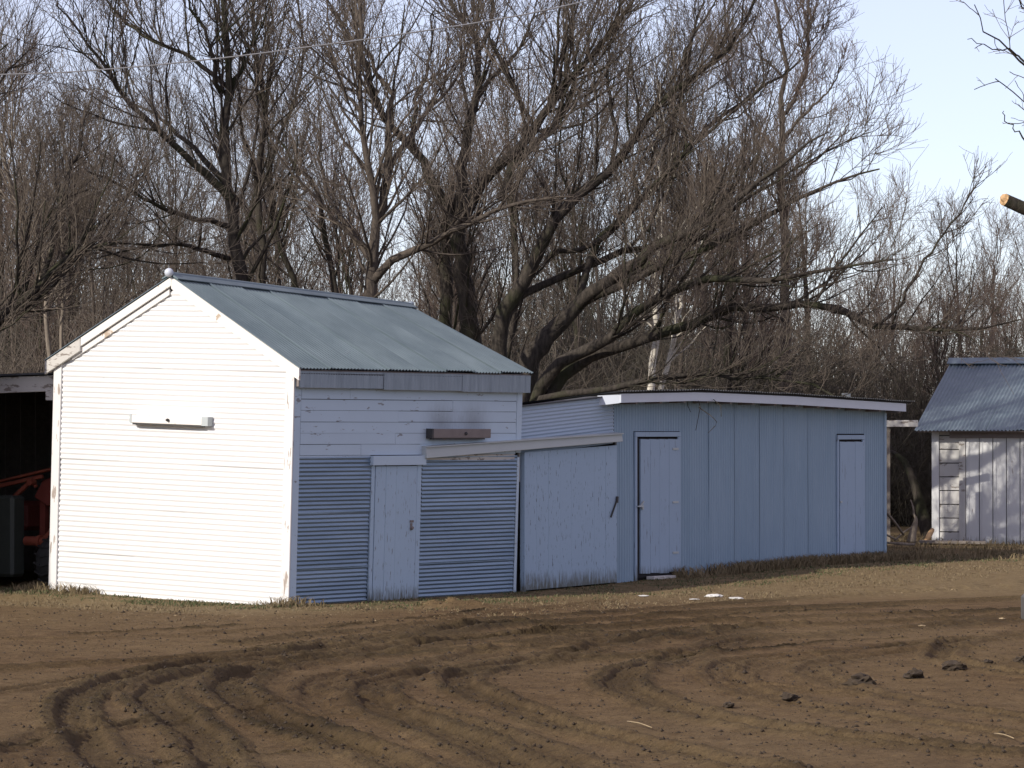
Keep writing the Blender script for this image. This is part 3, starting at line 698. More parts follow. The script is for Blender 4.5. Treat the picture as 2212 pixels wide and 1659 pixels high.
mb = MB(); mb.prism([(-.17, -.07), (0, .035), (.17, -.07), (.165, -.085), (0, .015), (-.165, -.085)], (-.3, DC/2, 3.33), (0,1,0), (0,0,1), (1,0,0), LC+.6); mb.build("ridge_cap", M['blue_roof'], C)
part_box("sill_beam", (-.1, -.10, -.16), (.57, -.04, -.04), M['oldwood'], C)

# ------------------------------------------------------------------ open lean-to at the left, machine inside
D = empty("open_lean_to", shed_world(-WA-.03, .12, .1), ROTZ)
props(D, "dark open lean-to with a weathered white front beam, left of the gabled shed", "lean-to")
zb0 = 2.72
mb = MB(); mb.hexa([(-6, -.05, 2.50), (.0, -.05, 2.62), (.0, .0, 2.62), (-6, 0, 2.50), (-6, -.05, 2.72), (.0, -.05, 2.83), (.0, .0, 2.83), (-6, 0, 2.72)]); mb.build("front_beam", M['grey_board'], D, bevel=.004)
mb = MB(); mb.hexa([(-6.2, -.25, 2.74), (.02, -.10, 2.845), (.02, 5, 3.0), (-6.2, 5, 2.86), (-6.2, -.25, 2.77), (.02, -.10, 2.87), (.02, 5, 3.03), (-6.2, 5, 2.89)]); mb.build("roof", M['dark_roof'], D)
part_box("beam_block", (-.14, -.06, 2.50), (-.01, -.01, 2.63), M['grey_board'], D)
part_box("post", (-3.1, .02, -.1), (-2.95, .17, 2.55), M['oldwood'], D)
part_box("post", (-6.1, .02, -.1), (-5.95, .17, 2.50), M['oldwood'], D)
part_box("post", (-.42, 1.6, -.1), (-.30, 1.72, 2.62), M['oldwood'], D)
for i in range(20):
    mb = MB(); mb.box((-6.2+i*.31, 4.9, -.1), (-6.2+i*.31+.30, 4.93, 2.9)); mb.build("board", M['oldwood'], D)
for i in range(16):
    mb = MB(); mb.box((-6.24, .05+i*.305, -.1), (-6.21, .05+i*.305+.295, 2.85)); mb.build("board", M['oldwood'], D)
for zz in (2.14, 1.76):
    mb = MB(); mb.bar((-.62, .9, zz+.04), (.0, .5, zz), .04, .04); mb.build("peg_rail", M['oldwood'], D)

def machine():
    T = empty("farm_loader", shed_world(-WA-.03, .12, .08), ROTZ)
    props(T, "old red tractor loader with a fat tyre parked in the dark lean-to", "farm machine")
    # local: x along the front (negative = left), y into the bay
    mb = MB(); mb.prism([(-1.15, 1.22), (-1.0, 1.44), (-.4, 1.62), (-.30, 1.62), (-.30, 1.15), (-.55, 1.18), (-.9, 1.10)], (0, .80, 0), (1,0,0), (0,0,1), (0,1,0), .10); mb.build("side_plate", M['darkred'], T, bevel=.008)
    mb = MB(); mb.bar((-2.4, .72, 1.30), (-.30, .72, 1.68), .09, .035); mb.bar((-2.4, .70, 1.24), (-.9, .70, 1.50), .05, .05); mb.build("loader_arm", M['red'], T, bevel=.006)
    mb = MB(); mb.bar((-2.0, .66, .78), (-1.12, .66, 1.40), .045, .05); mb.lathe([(.045, 0), (.045, .1)], (-1.05, .60, 1.42), 'y', 12); mb.lathe([(.02, -.02), (.02, .02)], (-.93, .60, 1.37), 'y', 8); mb.build("lift_strut", M['red'], T)
    mb = MB(); mb.lathe([(.062, 0), (.062, .24), (.085, .24), (.085, .29), (.055, .29), (.055, .62)], (-1.06, .55, .63), 'x', 18); mb.build("axle_tube", M['red'], T, smooth=False)
    mb = MB(); mb.bar((-.66, .50, .66), (-.52, .50, .78), .06, .07); mb.build("bracket", M['red'], T)
    mb = MB(); mb.box((-2.1, .45, .14), (-1.22, .72, 1.24)); mb.build("fuel_tank", M['green_tank'], T, bevel=.04)
    mb = MB(); mb.box((-1.02, .95, .47), (-.62, 1.25, 1.04)); mb.build("gearbox_housing", M['green_tank'], T, bevel=.05)
    mb = MB(); mb.box((-1.10, .86, .30), (-1.0, .94, 1.2)); mb.build("frame_post", M['darkred'], T)
    mb = MB(); mb.lathe([(.20, -.16), (.29, -.15), (.345, -.11), (.36, 0), (.345, .11), (.29, .15), (.20, .16)], (-.40, .50, .36), 'x', 32); ty = mb.build("tyre", M['rubber'], T, smooth=True)
    mb = MB()
    for i in range(18):
        a = 2*math.pi*i/18; c, s_ = math.cos(a), math.sin(a); q = (-.40, .50+.372*math.cos(a+.12), .36+.372*math.sin(a+.12))
        mb.bar((-.54, .50+.345*c, .36+.345*s_), q, .03, .026); mb.bar((-.26, .50+.345*c, .36+.345*s_), q, .03, .026)
    mb.build("tread", M['rubber'], ty)
    for sg in (-1, 1):
        mb = MB(); mb.lathe([(.20, sg*.10), (.18, sg*.05), (.08, sg*.04), (.07, sg*.09), (.02, sg*.09)], (-.40, .50, .36), 'x', 24); mb.build("rim", M['red'], T)
    mb = MB(); mb.lathe([(.34, -.16), (.50, -.15), (.60, -.11), (.62, 0), (.60, .11), (.50, .15), (.34, .16)], (-2.6, 1.3, .62), 'x', 32); mb.build("tyre", M['rubber'], T, smooth=True)
    mb = MB(); mb.box((-3.6, 1.0, .75), (-1.5, 1.6, 1.15)); mb.build("engine_hood", M['darkred'], T, bevel=.06)
machine()
# unseen building added left of the frame to keep sun out of the lean-to
BN = empty("shade_barn", (-7.55, 47.95, 0), math.atan2(SUN_DIR[1], SUN_DIR[0])+math.pi)
props(BN, "unseen weathered board building added outside the left edge to shade the lean-to", "shade_barn")
# local +x points away from the sun along its rays; barn lies at negative x and positive y side (left)
mb = MB(); mb.prism([(0, -.1), (7, -.1), (7, 4.4), (3.5, 6.6), (0, 4.4)], (-9, .0, 0), (0,1,0), (0,0,1), (1,0,0), 9); mb.build("inner_wall", M['dark'], BN)
for i in range(30):
    part_box("board", (-9+i*.3, -.03, -.1), (-9+i*.3+.29, -.004, 4.35), M['oldwood'], BN, 0)
mb = MB(); mb.hexa([(-9.2, -.3, 4.22), (.2, -.3, 4.22), (.2, 3.5, 6.62), (-9.2, 3.5, 6.62), (-9.2, -.3, 4.27), (.2, -.3, 4.27), (.2, 3.5, 6.67), (-9.2, 3.5, 6.67)])
mb.hexa([(-9.2, 3.51, 6.62), (.2, 3.51, 6.62), (.2, 7.3, 4.22), (-9.2, 7.3, 4.22), (-9.2, 3.51, 6.67), (.2, 3.51, 6.67), (.2, 7.3, 4.27), (-9.2, 7.3, 4.27)]); mb.build("roof", M['dark_roof'], BN)

# ------------------------------------------------------------------ trees
def unit(a): return a/(np.linalg.norm(a, axis=-1, keepdims=True)+1e-9)
def resample(pts, rad, n):
    pts = np.asarray(pts, float); c = catmull(pts, 6) if len(pts) > 2 else pts
    s = np.r_[0, np.cumsum(np.linalg.norm(np.diff(c, axis=0), axis=1))]; t = np.linspace(0, s[-1], n)
    P = np.stack([np.interp(t, s, c[:, i]) for i in range(3)], 1); R = np.interp(t/s[-1], np.linspace(0, 1, len(rad)), rad)
    return P, R
def children(r, par, count, lmin, lmax, ang=(25, 60), K=6, up=.10, wig=.16, t0=.15, rscale=.55, rmin=.004, lpow=.5, flat=0):
    P, R = par; N, Kp, _ = P.shape
    ln = np.linalg.norm(np.diff(P, axis=1), axis=2).sum(1); pr = ln/ln.sum()
    idx = r.choice(N, count, p=pr); t = t0+(1-t0)*r.random(count)**.9
    f = t*(Kp-1); i0 = np.minimum(f.astype(int), Kp-2); fr = (f-i0)[:, None]
    S = P[idx, i0]*(1-fr)+P[idx, i0+1]*fr; T = unit(P[idx, i0+1]-P[idx, i0]); rr = R[idx, i0]*(1-fr[:, 0])+R[idx, i0+1]*fr[:, 0]
    q = unit(r.normal(size=(count, 3))); q[:, 1] *= (1-flat); q = unit(q-(q*T).sum(1, keepdims=True)*T)
    a = np.radians(r.uniform(*ang, count))[:, None]
    d = unit(T*np.cos(a)+q*np.sin(a)); d[:, 2] += up*2; d = unit(d)
    L = (lmin+(lmax-lmin)*r.random(count))*(1-.55*t)**lpow*np.clip(ln[idx]/np.median(ln), .35, 1.3)
    out = np.empty((count, K, 3)); out[:, 0] = S; cur = S
    for k in range(1, K):
        d = unit(d+wig*r.normal(size=(count, 3))+np.array([0, 0, up])); cur = cur+d*(L/(K-1))[:, None]; out[:, k] = cur
    r0 = np.clip(np.minimum(rr*rscale*(.6+.6*r.random(count)), L*.012+.003), rmin, None)
    RR = r0[:, None]*np.linspace(1, .35, K)[None, :]; RR = np.maximum(RR, rmin*.75)
    return out, RR
def emit(sets):
    return join_np([tube_np(P, R, s) for P, R, s in sets])

def hero(name, label, limbs, counts, seed, bmat, tmat, group=None, lens=((.9, 2.6), (.5, 1.3), (.25, .7)), ups=(.10, .10, .06), ztop=None, trunk_n=1, rmin=.0038, wig=.13, flat=0):
    """limbs: list of (pixel polyline with depth, radii) ; first trunk_n are trunks"""
    r = np.random.default_rng(seed)
    paths = [resample([at(x, y, z) for x, y, z in pts], rad, 16) for pts, rad in limbs]
    for P, R in paths: P[2:-1] += r.normal(size=P[2:-1].shape)*.022; R *= .84
    b = paths[0][0][0]; root = empty(name, (b[0], b[1], gz(b[0], b[1]))); props(root, label, "tree", group)
    off = np.array(root.location)
    for i, (P, R) in enumerate(paths):
        V, F = tube_np((P-off)[None], R[None], 9 if R[0] > .06 else 6)
        link("trunk" if i < trunk_n else "limb", mesh_np("limb", V, F, bmat, True), root)
    par = (np.stack([p[0] for p in paths]), np.stack([p[1] for p in paths]))
    # twigs grow mostly on the thinner limbs
    l1 = children(r, par, counts[0], *lens[0], K=8, up=ups[0], t0=.25, rscale=.5, rmin=.007, wig=wig, flat=flat)
    l2 = children(r, l1, counts[1], *lens[1], K=6, up=ups[1], t0=.12, rscale=.6, rmin=.0055, wig=wig, flat=flat)
    l3 = children(r, l2, counts[2], *lens[2], K=4, up=ups[2], t0=.1, rscale=.7, rmin=rmin, wig=wig, flat=flat)
    V, F = emit([(l1[0]-off, l1[1], 4)]); link("branches", mesh_np("branches", V, F, bmat, True), root)
    V, F = emit([(l2[0]-off, l2[1], 3), (l3[0]-off, l3[1], 3)]); link("crown", mesh_np("crown", V, F, tmat, True), root)
    return root
def Z(pts, z0, z1=None):
    z1 = z0 if z1 is None else z1; n = len(pts)
    return [(x, y, z0+(z1-z0)*i/(n-1)) for i, (x, y) in enumerate(pts)]

hero("tree", "bare tree behind the gabled shed's roof peak, limbs sweeping up left",
 [(Z([(540,930),(522,610),(506,506),(490,385),(486,243),(494,162),(486,81),(478,-60)], 60), [.17,.15,.13,.10,.08,.06,.045]),
  (Z([(500,430),(425,356),(344,283),(275,215),(227,142),(170,69),(120,10)], 60, 58.5), [.085,.07,.055,.04,.025,.012]),
  (Z([(492,400),(405,308),(344,251),(283,219),(200,190)], 60, 61), [.07,.05,.035,.02,.01]),
  (Z([(478,200),(466,174),(458,101),(421,32),(395,-30)], 60, 59), [.06,.045,.03,.02]),
  (Z([(494,190),(405,121),(332,89),(263,40),(215,-20)], 60, 61), [.055,.04,.03,.015]),
  (Z([(488,243),(522,142),(567,61),(590,-20)], 60, 60.5), [.055,.04,.02,.012]),
  (Z([(500,490),(410,470),(330,440),(260,400),(190,370)], 60, 58), [.06,.045,.03,.015]),
  (Z([(495,560),(440,540),(380,530),(300,535),(200,560)], 60, 58), [.055,.04,.03,.012]),
  (Z([(508,520),(560,430),(620,380),(660,300)], 60, 61), [.05,.035,.02,.01])],
 (130, 760, 2900), 21, M['bark'], M['twig'])
hero("tree", "slender bare tree just right of the shed's roof peak, forking into two upright stems",
 [(Z([(575,930),(565,590),(560,405),(567,324),(575,243),(559,174),(545,90),(550,-40)], 63), [.12,.10,.085,.06,.045,.03]),
  (Z([(560,420),(545,360),(520,250),(515,180)], 63, 62), [.06,.04,.025,.012]),
  (Z([(650,930),(640,640),(600,520),(583,400),(600,300),(640,200),(650,80),(640,-30)], 65), [.10,.085,.06,.04,.03,.02]),
  (Z([(760,850),(689,437),(648,377),(620,324),(583,279),(540,200)], 64), [.13,.085,.06,.045,.03,.015])],
 (90, 560, 2100), 22, M['bark'], M['twig'], trunk_n=1)
hero("tree", "bare tree behind the tin roof with a pale lower limb reaching right",
 [(Z([(790,930),(797,632),(814,466),(793,344),(781,223),(777,81),(773,-60)], 59), [.17,.14,.12,.075,.05,.04,.03]),
  (Z([(814,470),(834,417),(838,283),(846,202),(814,162),(785,89),(765,0)], 59, 60), [.09,.075,.06,.045,.03,.02]),
  (Z([(836,400),(846,364),(890,283),(931,231),(1000,150),(1030,60)], 59, 61), [.06,.05,.04,.025,.012]),
  (Z([(804,610),(854,555),(931,526),(964,502),(1020,482),(1117,437),(1239,425)], 59, 57), [.085,.075,.06,.045,.03,.015]),
  (Z([(800,560),(740,470),(700,400),(690,300),(700,180)], 59, 60), [.07,.05,.035,.02,.01]),
  (Z([(784,250),(740,180),(715,90),(700,-20)], 59, 60), [.04,.03,.02,.012])],
 (130, 820, 3000), 23, M['barkmid'], M['twig'])
hero("tree", "big dark tree with two trunks standing at the far end of the tin roof",
 [(Z([(1030,930),(1012,668),(990,520),(980,466)], 64), [.24,.21,.18,.15]),
  (Z([(968,930),(966,640),(962,560),(966,480)], 64.6), [.17,.15,.13,.11]),
  (Z([(980,470),(931,385),(891,316),(846,275),(818,227),(780,120),(760,20)], 64, 63), [.12,.10,.08,.06,.04,.02]),
  (Z([(990,470),(1000,364),(1008,283),(1032,202),(1032,101),(996,40),(955,-30)], 64, 65), [.14,.12,.10,.07,.05,.03]),
  (Z([(1000,475),(1049,385),(1097,344),(1138,304),(1178,243),(1211,194),(1271,134),(1340,40),(1380,-30)], 64, 62), [.13,.11,.10,.08,.06,.04,.025]),
  (Z([(1080,430),(1110,360),(1145,320),(1200,270),(1240,190),(1250,100),(1290,0)], 63, 65), [.09,.08,.06,.045,.03,.015]),
  (Z([(1032,210),(1070,160),(1130,90),(1160,0)], 65, 66), [.06,.04,.025,.015]),
  (Z([(1030,120),(1060,60),(1070,-30)], 65, 66), [.04,.03,.02]),
  (Z([(890,316),(900,220),(930,120),(940,20)], 63.5, 64), [.06,.045,.03,.015])],
 (200, 1250, 4700), 24, M['bark'], M['twig'], trunk_n=2)
hero("tree", "huge leaning tree behind the low shed, dark limbs fanning right over its roof",
 [(Z([(1150,960),(1135,850),(1145,775),(1209,702),(1247,660)], 61.5), [.27,.25,.22,.18,.15]),
  (Z([(1085,900),(1080,760),(1088,670),(1136,597),(1164,543),(1177,501),(1196,476),(1234,438),(1279,403),(1326,361),(1404,250),(1483,176),(1552,125),(1594,70),(1640,-30)], 62), [.17,.16,.14,.12,.10,.08,.06,.04,.02]),
  (Z([(1247,660),(1272,635),(1326,597),(1374,565),(1422,524),(1469,511),(1533,476),(1628,400),(1690,352),(1745,310),(1790,285)], 61.5, 59.5), [.14,.13,.11,.09,.07,.05,.03,.015]),
  (Z([(1255,655),(1279,641),(1326,622),(1390,594),(1453,555),(1533,533),(1628,482),(1740,420),(1830,385),(1900,365)], 61.5, 60), [.10,.09,.08,.06,.05,.03,.015]),
  (Z([(1084,720),(1105,665),(1140,634),(1180,613),(1215,597),(1279,574),(1342,546),(1406,530),(1453,514),(1560,430),(1640,330)], 62, 63), [.09,.08,.07,.06,.045,.02]),
  (Z([(1140,950),(1160,850),(1200,795),(1260,760),(1310,737),(1342,695),(1406,651),(1438,632),(1501,613),(1549,600),(1628,606),(1750,590),(1930,560)], 61.3, 59), [.14,.13,.12,.10,.08,.07,.05,.03,.015]),
  (Z([(1150,960),(1180,860),(1230,806),(1300,770),(1349,746),(1406,724),(1469,708),(1533,689),(1565,667),(1628,664),(1728,658),(1794,666),(1833,678),(1863,696),(1909,708),(1969,714),(2119,711),(2205,690)], 61.3, 60), [.14,.13,.12,.11,.10,.09,.08,.075,.07,.05,.03,.012]),
  (Z([(1900,699),(1939,666),(1969,612),(2014,540),(2080,449),(2110,400)], 60, 60.5), [.035,.03,.025,.018,.01]),
  (Z([(1180,560),(1193,543),(1247,540),(1304,514),(1374,441),(1460,350),(1560,260),(1650,180)], 62.5, 61.5), [.06,.055,.05,.04,.03,.015]),
  (Z([(1247,660),(1279,552),(1326,479),(1390,428),(1438,377),(1483,325),(1560,250),(1668,176),(1730,130)], 61.8, 64), [.075,.07,.06,.05,.035,.02]),
  (Z([(1290,640),(1344,602),(1483,532),(1575,463),(1687,380),(1790,325),(1880,285)], 62, 61), [.07,.06,.05,.035,.02,.01]),
  (Z([(1140,960),(1155,890),(1190,852),(1290,845),(1400,822),(1550,808),(1700,822),(1800,850),(1860,862)], 60.5, 59.5), [.08,.07,.06,.045,.03,.015]),
  (Z([(1400,500),(1430,400),(1440,300),(1480,180),(1500,60),(1530,-30)], 62, 63), [.05,.045,.035,.025,.015]),
  (Z([(1320,365),(1330,270),(1310,170),(1330,60),(1350,-30)], 62, 63), [.05,.04,.03,.02]),
  (Z([(1470,190),(1480,110),(1530,30),(1560,-30)], 62, 62), [.03,.025,.015])],
 (340, 2200, 7600), 25, M['bark'], M['twig'], trunk_n=2, lens=((.6, 1.9), (.4, 1.1), (.22, .6)), ups=(.13, .10, .06))
hero("tree", "tall straight brown tree rising just right of the big leaning tree",
 [(Z([(1700,900),(1696,700),(1691,417),(1687,278),(1696,162),(1687,83),(1659,-40)], 70), [.14,.13,.10,.085,.065,.045,.03]),
  (Z([(1698,245),(1728,185),(1747,93),(1742,-40)], 70, 71), [.05,.04,.03,.015]),
  (Z([(1690,300),(1735,250),(1785,200),(1820,140)], 70, 69), [.04,.03,.02,.01]),
  (Z([(1690,340),(1620,260),(1580,170),(1560,80)], 70, 71), [.04,.03,.02,.01]),
  (Z([(1695,170),(1640,110),(1610,30)], 70, 70), [.035,.025,.012]),
  (Z([(1692,400),(1750,360),(1800,310),(1835,280)], 70, 69), [.04,.03,.02,.01]),
  (Z([(1745,100),(1775,60),(1800,20)], 71, 71), [.025,.018,.01])],
 (120, 800, 3400), 26, M['barkmid'], M['twigred'], lens=((.5, 1.2), (.3, .8), (.2, .5)))
hero("birch_tree", "white-barked birch trunk standing behind the low shed, taller of the two",
 [(Z([(1400,930),(1403,840),(1418,740),(1422,600),(1424,470),(1430,330),(1450,200)], 62.3), [.08,.075,.065,.055,.045,.03,.012])], (40, 300, 1300), 27, M['birch'], M['twig'])
hero("birch_tree", "shorter pale birch stem leaning right, behind the low shed beside a taller birch",
 [(Z([(1418,930),(1430,840),(1455,740),(1470,640),(1500,560),(1520,430)], 62.6), [.07,.062,.05,.04,.03,.012])], (30, 240, 1000), 28, M['birch'], M['twig'])
hero("tree", "bare tree outside the left edge whose thick limb slants up across the brush",
 [(Z([(-330,1150),(-240,900),(-100,760),(0,682),(41,647),(89,609),(118,574),(143,546),(178,530),(254,531),(382,528)], 57), [.19,.16,.13,.10,.09,.08,.07,.05,.03,.015]),
  (Z([(-260,930),(-250,600),(-220,300),(-240,0),(-200,-300)], 57, 56), [.16,.13,.1,.07,.04]),
  (Z([(92,600),(110,540),(125,430),(170,330),(180,240)], 57, 58), [.05,.04,.03,.012]),
  (Z([(143,548),(220,470),(290,390),(340,300)], 57, 58), [.045,.035,.025,.01]),
  (Z([(-240,500),(-120,330),(-20,200),(60,110)], 57, 58), [.08,.06,.03,.012])],
 (120, 950, 3600), 29, M['bark'], M['twig'])
hero("tree", "thin young tree with a tan sunlit stem leaning among the brush at the far left",
 [(Z([(110,900),(92,542),(57,472),(32,415),(10,340),(-10,220),(-20,100)], 62), [.055,.05,.045,.04,.03,.02]),
  (Z([(130,900),(135,600),(140,470),(150,330),(160,200)], 62.5), [.045,.04,.035,.02,.01])],
 (70, 600, 2400), 30, M['barkpale'], M['twig'])
# tree outside the right edge: fine branches and the sawn stub
hero("tree", "tree outside the right edge, twigs hanging into the top right sky",
 [(Z([(2480,1300),(2440,900),(2400,500),(2390,200),(2370,-200)], 50), [.24,.21,.18,.14,.09]),
  (Z([(2400,420),(2310,260),(2230,155),(2170,100),(2120,60),(2105,10)], 50, 49), [.055,.04,.025,.014,.008]),
  (Z([(2230,155),(2190,110),(2150,105),(2090,85)], 49.5, 49), [.02,.014,.009,.006]),
  (Z([(2400,520),(2300,350),(2212,225),(2180,190),(2150,170)], 50, 49.5), [.05,.03,.018,.011,.008]),
  (Z([(2230,330),(2212,305),(2180,262),(2168,240)], 49.8, 49.5), [.02,.015,.01,.007]),
  (Z([(2390,200),(2300,60),(2220,20),(2170,-20)], 50, 49), [.05,.03,.018,.01])],
 (60, 130, 200), 31, M['bark'], M['twig'], lens=((.3, .8), (.2, .5), (.1, .3)), ups=(.02, .02, .0), rmin=.004)
# sawn limb: a stub of the same tree seen at the frame edge
rt = [o for o in bpy.data.objects if o.parent is None and o.get('label', '').startswith('tree outside the right')][0]
a, b = at(2172, 432, 49.6)-np.array(rt.location), at(2400, 520, 50)-np.array(rt.location)
P, R = resample([a, a*.7+b*.3+np.array([0, 0, -.02]), b], [.085, .10, .13], 8)
V, F = tube_np(P[None], R[None], 12); st = link("sawn_limb", mesh_np("sawn_limb", V, F, M['bark'], True), rt)
mb = MB(); mb.lathe([(.004, -.035), (.04, -.02), (.078, .0), (.086, .012)], (0, 0, 0), 'z', 12); co = mb.build("cut_face", M['cut'], st)
for v in co.data.vertices: v.co.z -= .03*math.sin(v.co.x*60+1)*math.cos(v.co.y*50)+.25*max(0, v.co.x)
dv = Vector(P[1]-P[0]).normalized(); q = Vector((dv.x, dv.y+.35, dv.z+.25)).normalized().to_track_quat('Z', 'Y'); co.rotation_euler = q.to_euler(); co.location = Vector(P[0])-dv*.012

def free_tree(name, label, x, y, H, seed, bmat, tmat, counts, spread=.5, r0=.2, nl=9, group=None, rmin=.006, upl=.25, cat="tree", lens=None, K3=4):
    r = np.random.default_rng(seed)
    z0 = gz(x, y)
    trunk = resample([(0, 0, -.2), (.1*r.normal(), .1*r.normal(), H*.3), (.25*r.normal(), .25*r.normal(), H*.62), (.4*r.normal(), .4*r.normal(), H)], [r0, r0*.8, r0*.5, r0*.12], 16)
    root = empty(name, (x, y, z0)); props(root, label, cat, group)
    V, F = tube_np(trunk[0][None], trunk[1][None], 8); link("trunk", mesh_np("trunk", V, F, bmat, True), root)
    tp = (trunk[0][None], trunk[1][None])
    ls = lens or ((H*.28, H*.5), (H*.12, H*.26), (H*.06, H*.13), (H*.03, H*.07))
    l0 = children(r, tp, nl, *ls[0], ang=(22, 58), K=9, up=upl*.5, t0=.18, rscale=.6, rmin=.02, wig=.10)
    l0 = (l0[0], np.maximum(l0[1], .008)); 
    l1 = children(r, (np.concatenate([l0[0], ]), l0[1]), counts[0], *ls[1], K=7, up=.10, t0=.15, rscale=.6, rmin=.010, wig=.12)
    l2 = children(r, l1, counts[1], *ls[2], K=5, up=.09, t0=.1, rscale=.6, rmin=.007, wig=.13)
    l3 = children(r, l2, counts[2], *ls[3], K=K3, up=.06, t0=.1, rscale=.7, rmin=rmin, wig=.13)
    V, F = emit([(l0[0], l0[1], 5), (l1[0], l1[1], 4)]); link("branches", mesh_np("branches", V, F, bmat, True), root)
    V, F = emit([(l2[0], l2[1], 3), (l3[0], l3[1], 3)]); link("crown", mesh_np("crown", V, F, tmat, True), root)
    return root
# background woods: six prototypes, copied
def copy_tree(o, parent=None):
    c = o.copy(); col.objects.link(c); c.parent = parent
    for ch in list(o.children): copy_tree(ch, c)
    return c
lab_bg = "bare brown tree standing in the thick woods behind the sheds"; grp_bg = "bare trees of the woods behind the sheds"
protos = []
for k in range(7):
    hgt = [9.5, 11, 12.5, 10, 8.5, 13.5, 9][k]
    protos.append(free_tree("woodland_tree", lab_bg, 0, 90, hgt, 500+k, M['barkmid' if k % 2 else 'bark'], M['twigred' if k % 3 == 0 else 'twig'],
        (60, 420, 2300), r0=.09+.012*k, nl=12, group=grp_bg, rmin=.0055, upl=.4))
def treeline(px):   # height of the tree tops in the picture along its width
    return float(np.interp(px, [-200, 0, 150, 330, 480, 700, 900, 1200, 1500, 1750, 1900, 1990, 2060, 2212, 2400], [120, 150, 120, 170, 240, 230, 200, 200, 230, 300, 345, 400, 420, 310, 290]))
rb = np.random.default_rng(77); slots = []
rows = [(72, 9), (80, 11), (90, 13), (102, 14)]
for Y, n in rows:
    for i in range(n):
        px = -160+(i+rb.random())*2530/n; slots.append((px, Y+rb.uniform(-3, 3)))
for i, (px, Y) in enumerate(slots):
    k = i % 7 if i < 7 else (int(rb.choice([0, 3, 6])) if px > 1650 else int(rb.integers(0, 7))); o = protos[k] if i < 7 else copy_tree(protos[k])
    x = (px-1106)/8000*Y; top = 2.2+(930-treeline(px))*Y/8000
    hh = [9.5, 11, 12.5, 10, 8.5, 13.5, 9][k]; s = (top*rb.uniform(.66, .9))/hh*(.86 if px > 1850 else 1)
    s = max(.45, min(s, 1.25))
    o.location = (x, Y, gz(x, Y)); o.rotation_euler = (rb.normal()*.04, rb.normal()*.04, rb.random()*6.28); o.scale = (s*rb.uniform(.75, 1.0), s*.9, s)

# brush: thickets of thin stems
def thicket(seed, W, Dp, H, n, tw, mt):
    r = np.random.default_rng(seed); K = 7
    S = np.stack([r.uniform(-W/2, W/2, n), r.uniform(-Dp/2, Dp/2, n), np.full(n, -.1)], 1)
    d = unit(np.stack([r.normal(size=n)*.28, r.normal(size=n)*.28, np.ones(n)], 1)); L = H*(.35+.65*r.random(n)**.8)
    P = np.empty((n, K, 3)); P[:, 0] = S; cur = S
    for k in range(1, K):
        d = unit(d+.10*r.normal(size=(n, 3))+np.array([0, 0, .05])); cur = cur+d*(L/(K-1))[:, None]; P[:, k] = cur
    R = (.006+.016*r.random(n)**2)[:, None]*np.linspace(1, .4, K)[None]
    l1 = children(r, (P, R), tw, .35, 1.3, ang=(20, 65), K=4, up=.08, rmin=.0055, wig=.18, t0=.05)
    l2 = children(r, l1, int(tw*1.3), .15, .6, ang=(20, 65), K=3, up=.02, rmin=.0055, wig=.2, t0=.05)
    V, F = emit([(P, R, 3), (l1[0], l1[1], 3), (l2[0], l2[1], 3)])
    return mesh_np("thicket", V, F, mt, True)
M['brushpale'] = plain("pale_brush_stem", (.17, .145, .11), .9, 0, .5, 1.5, 0)
ths = [thicket(600, 4.5, 3, 4.6, 420, 2600, M['brush']), thicket(601, 4.5, 3, 5.5, 380, 2300, M['twig']), thicket(602, 5, 3, 3.4, 450, 2800, M['brush']), thicket(603, 4.5, 3, 4.8, 90, 420, M['brushpale'])]
lab_t = "tangled leafless brush growing thick along the foot of the woods"
for Y, n, zs in ((64.5, 8, .6), (69, 9, .9), (76, 10, 1.05), (85, 10, 1.2), (95, 11, 1.4), (106, 12, 1.6)):
    for i in range(n):
        px = -120+(i+.5+rb.uniform(-.35, .35))*2450/n; x = (px-1106)/8000*Y
        if Y < 74 and px > 1620:
            if Y < 68 or px > 1960: continue
        if Y < 70 and px > 1500: yy = Y+5.0
        else: yy = Y
        k = int(rb.integers(0, 4)); o = link("thicket", ths[k]); o.location = (x, yy, gz(x, yy)); o.rotation_euler = (0, 0, rb.uniform(-.5, .5)+(math.pi if rb.random() < .5 else 0)); o.scale = (1.1, 1, zs*rb.uniform(.75, 1.1)*(.8 if px > 1800 else 1))
        props(o, lab_t, "brush", "thickets along the foot of the woods", 'stuff')

# ------------------------------------------------------------------ between the low shed and the board shed
def rod(name, pts, rad, mt, parent=None, sides=8, n=14, origin=None):
    P, R = resample(pts, rad, n); o_ = np.array(origin if origin is not None else P[0])
    V, F = tube_np((P-o_)[None], R[None], sides); F = F.tolist()
    me = bpy.data.meshes.new(name); me.from_pydata(V.tolist(), [], F+[list(range(sides))[::-1], list(range(len(V)-sides, len(V)))]); me.materials.append(mt)
    me.polygons.foreach_set("use_smooth", [True]*len(me.polygons)); o = link(name, me, parent)
    if parent is None: o.location = o_
    return o
o = rod("leaning_trunk", [at(2022,1178,66.5), at(2000,1135,66.6), at(1985,1080,66.8), at(1970,1030,67), at(1950,992,67.2), at(1925,975,67.4)], [.20,.13,.095,.08,.06,.03], M['bark'], sides=10)
props(o, "dark crooked trunk curving up in the gap between the low shed and board shed", "tree trunk")
o = rod("broken_stump", [at(1968,1172,64), at(1972,1150,64), at(1978,1122,64), at(1972,1108,64)], [.085,.065,.045,.012], M['barkpale']); props(o, "pale splintered stump standing upright in the gap beside the low shed", "stump")
o = rod("cut_log", [at(2000,1170,64.5), at(2008,1155,64.6), at(2014,1145,64.8)], [.045,.048,.040], M['cut'], n=5); props(o, "short orange-brown cut log lying against the foot of the board shed", "log")
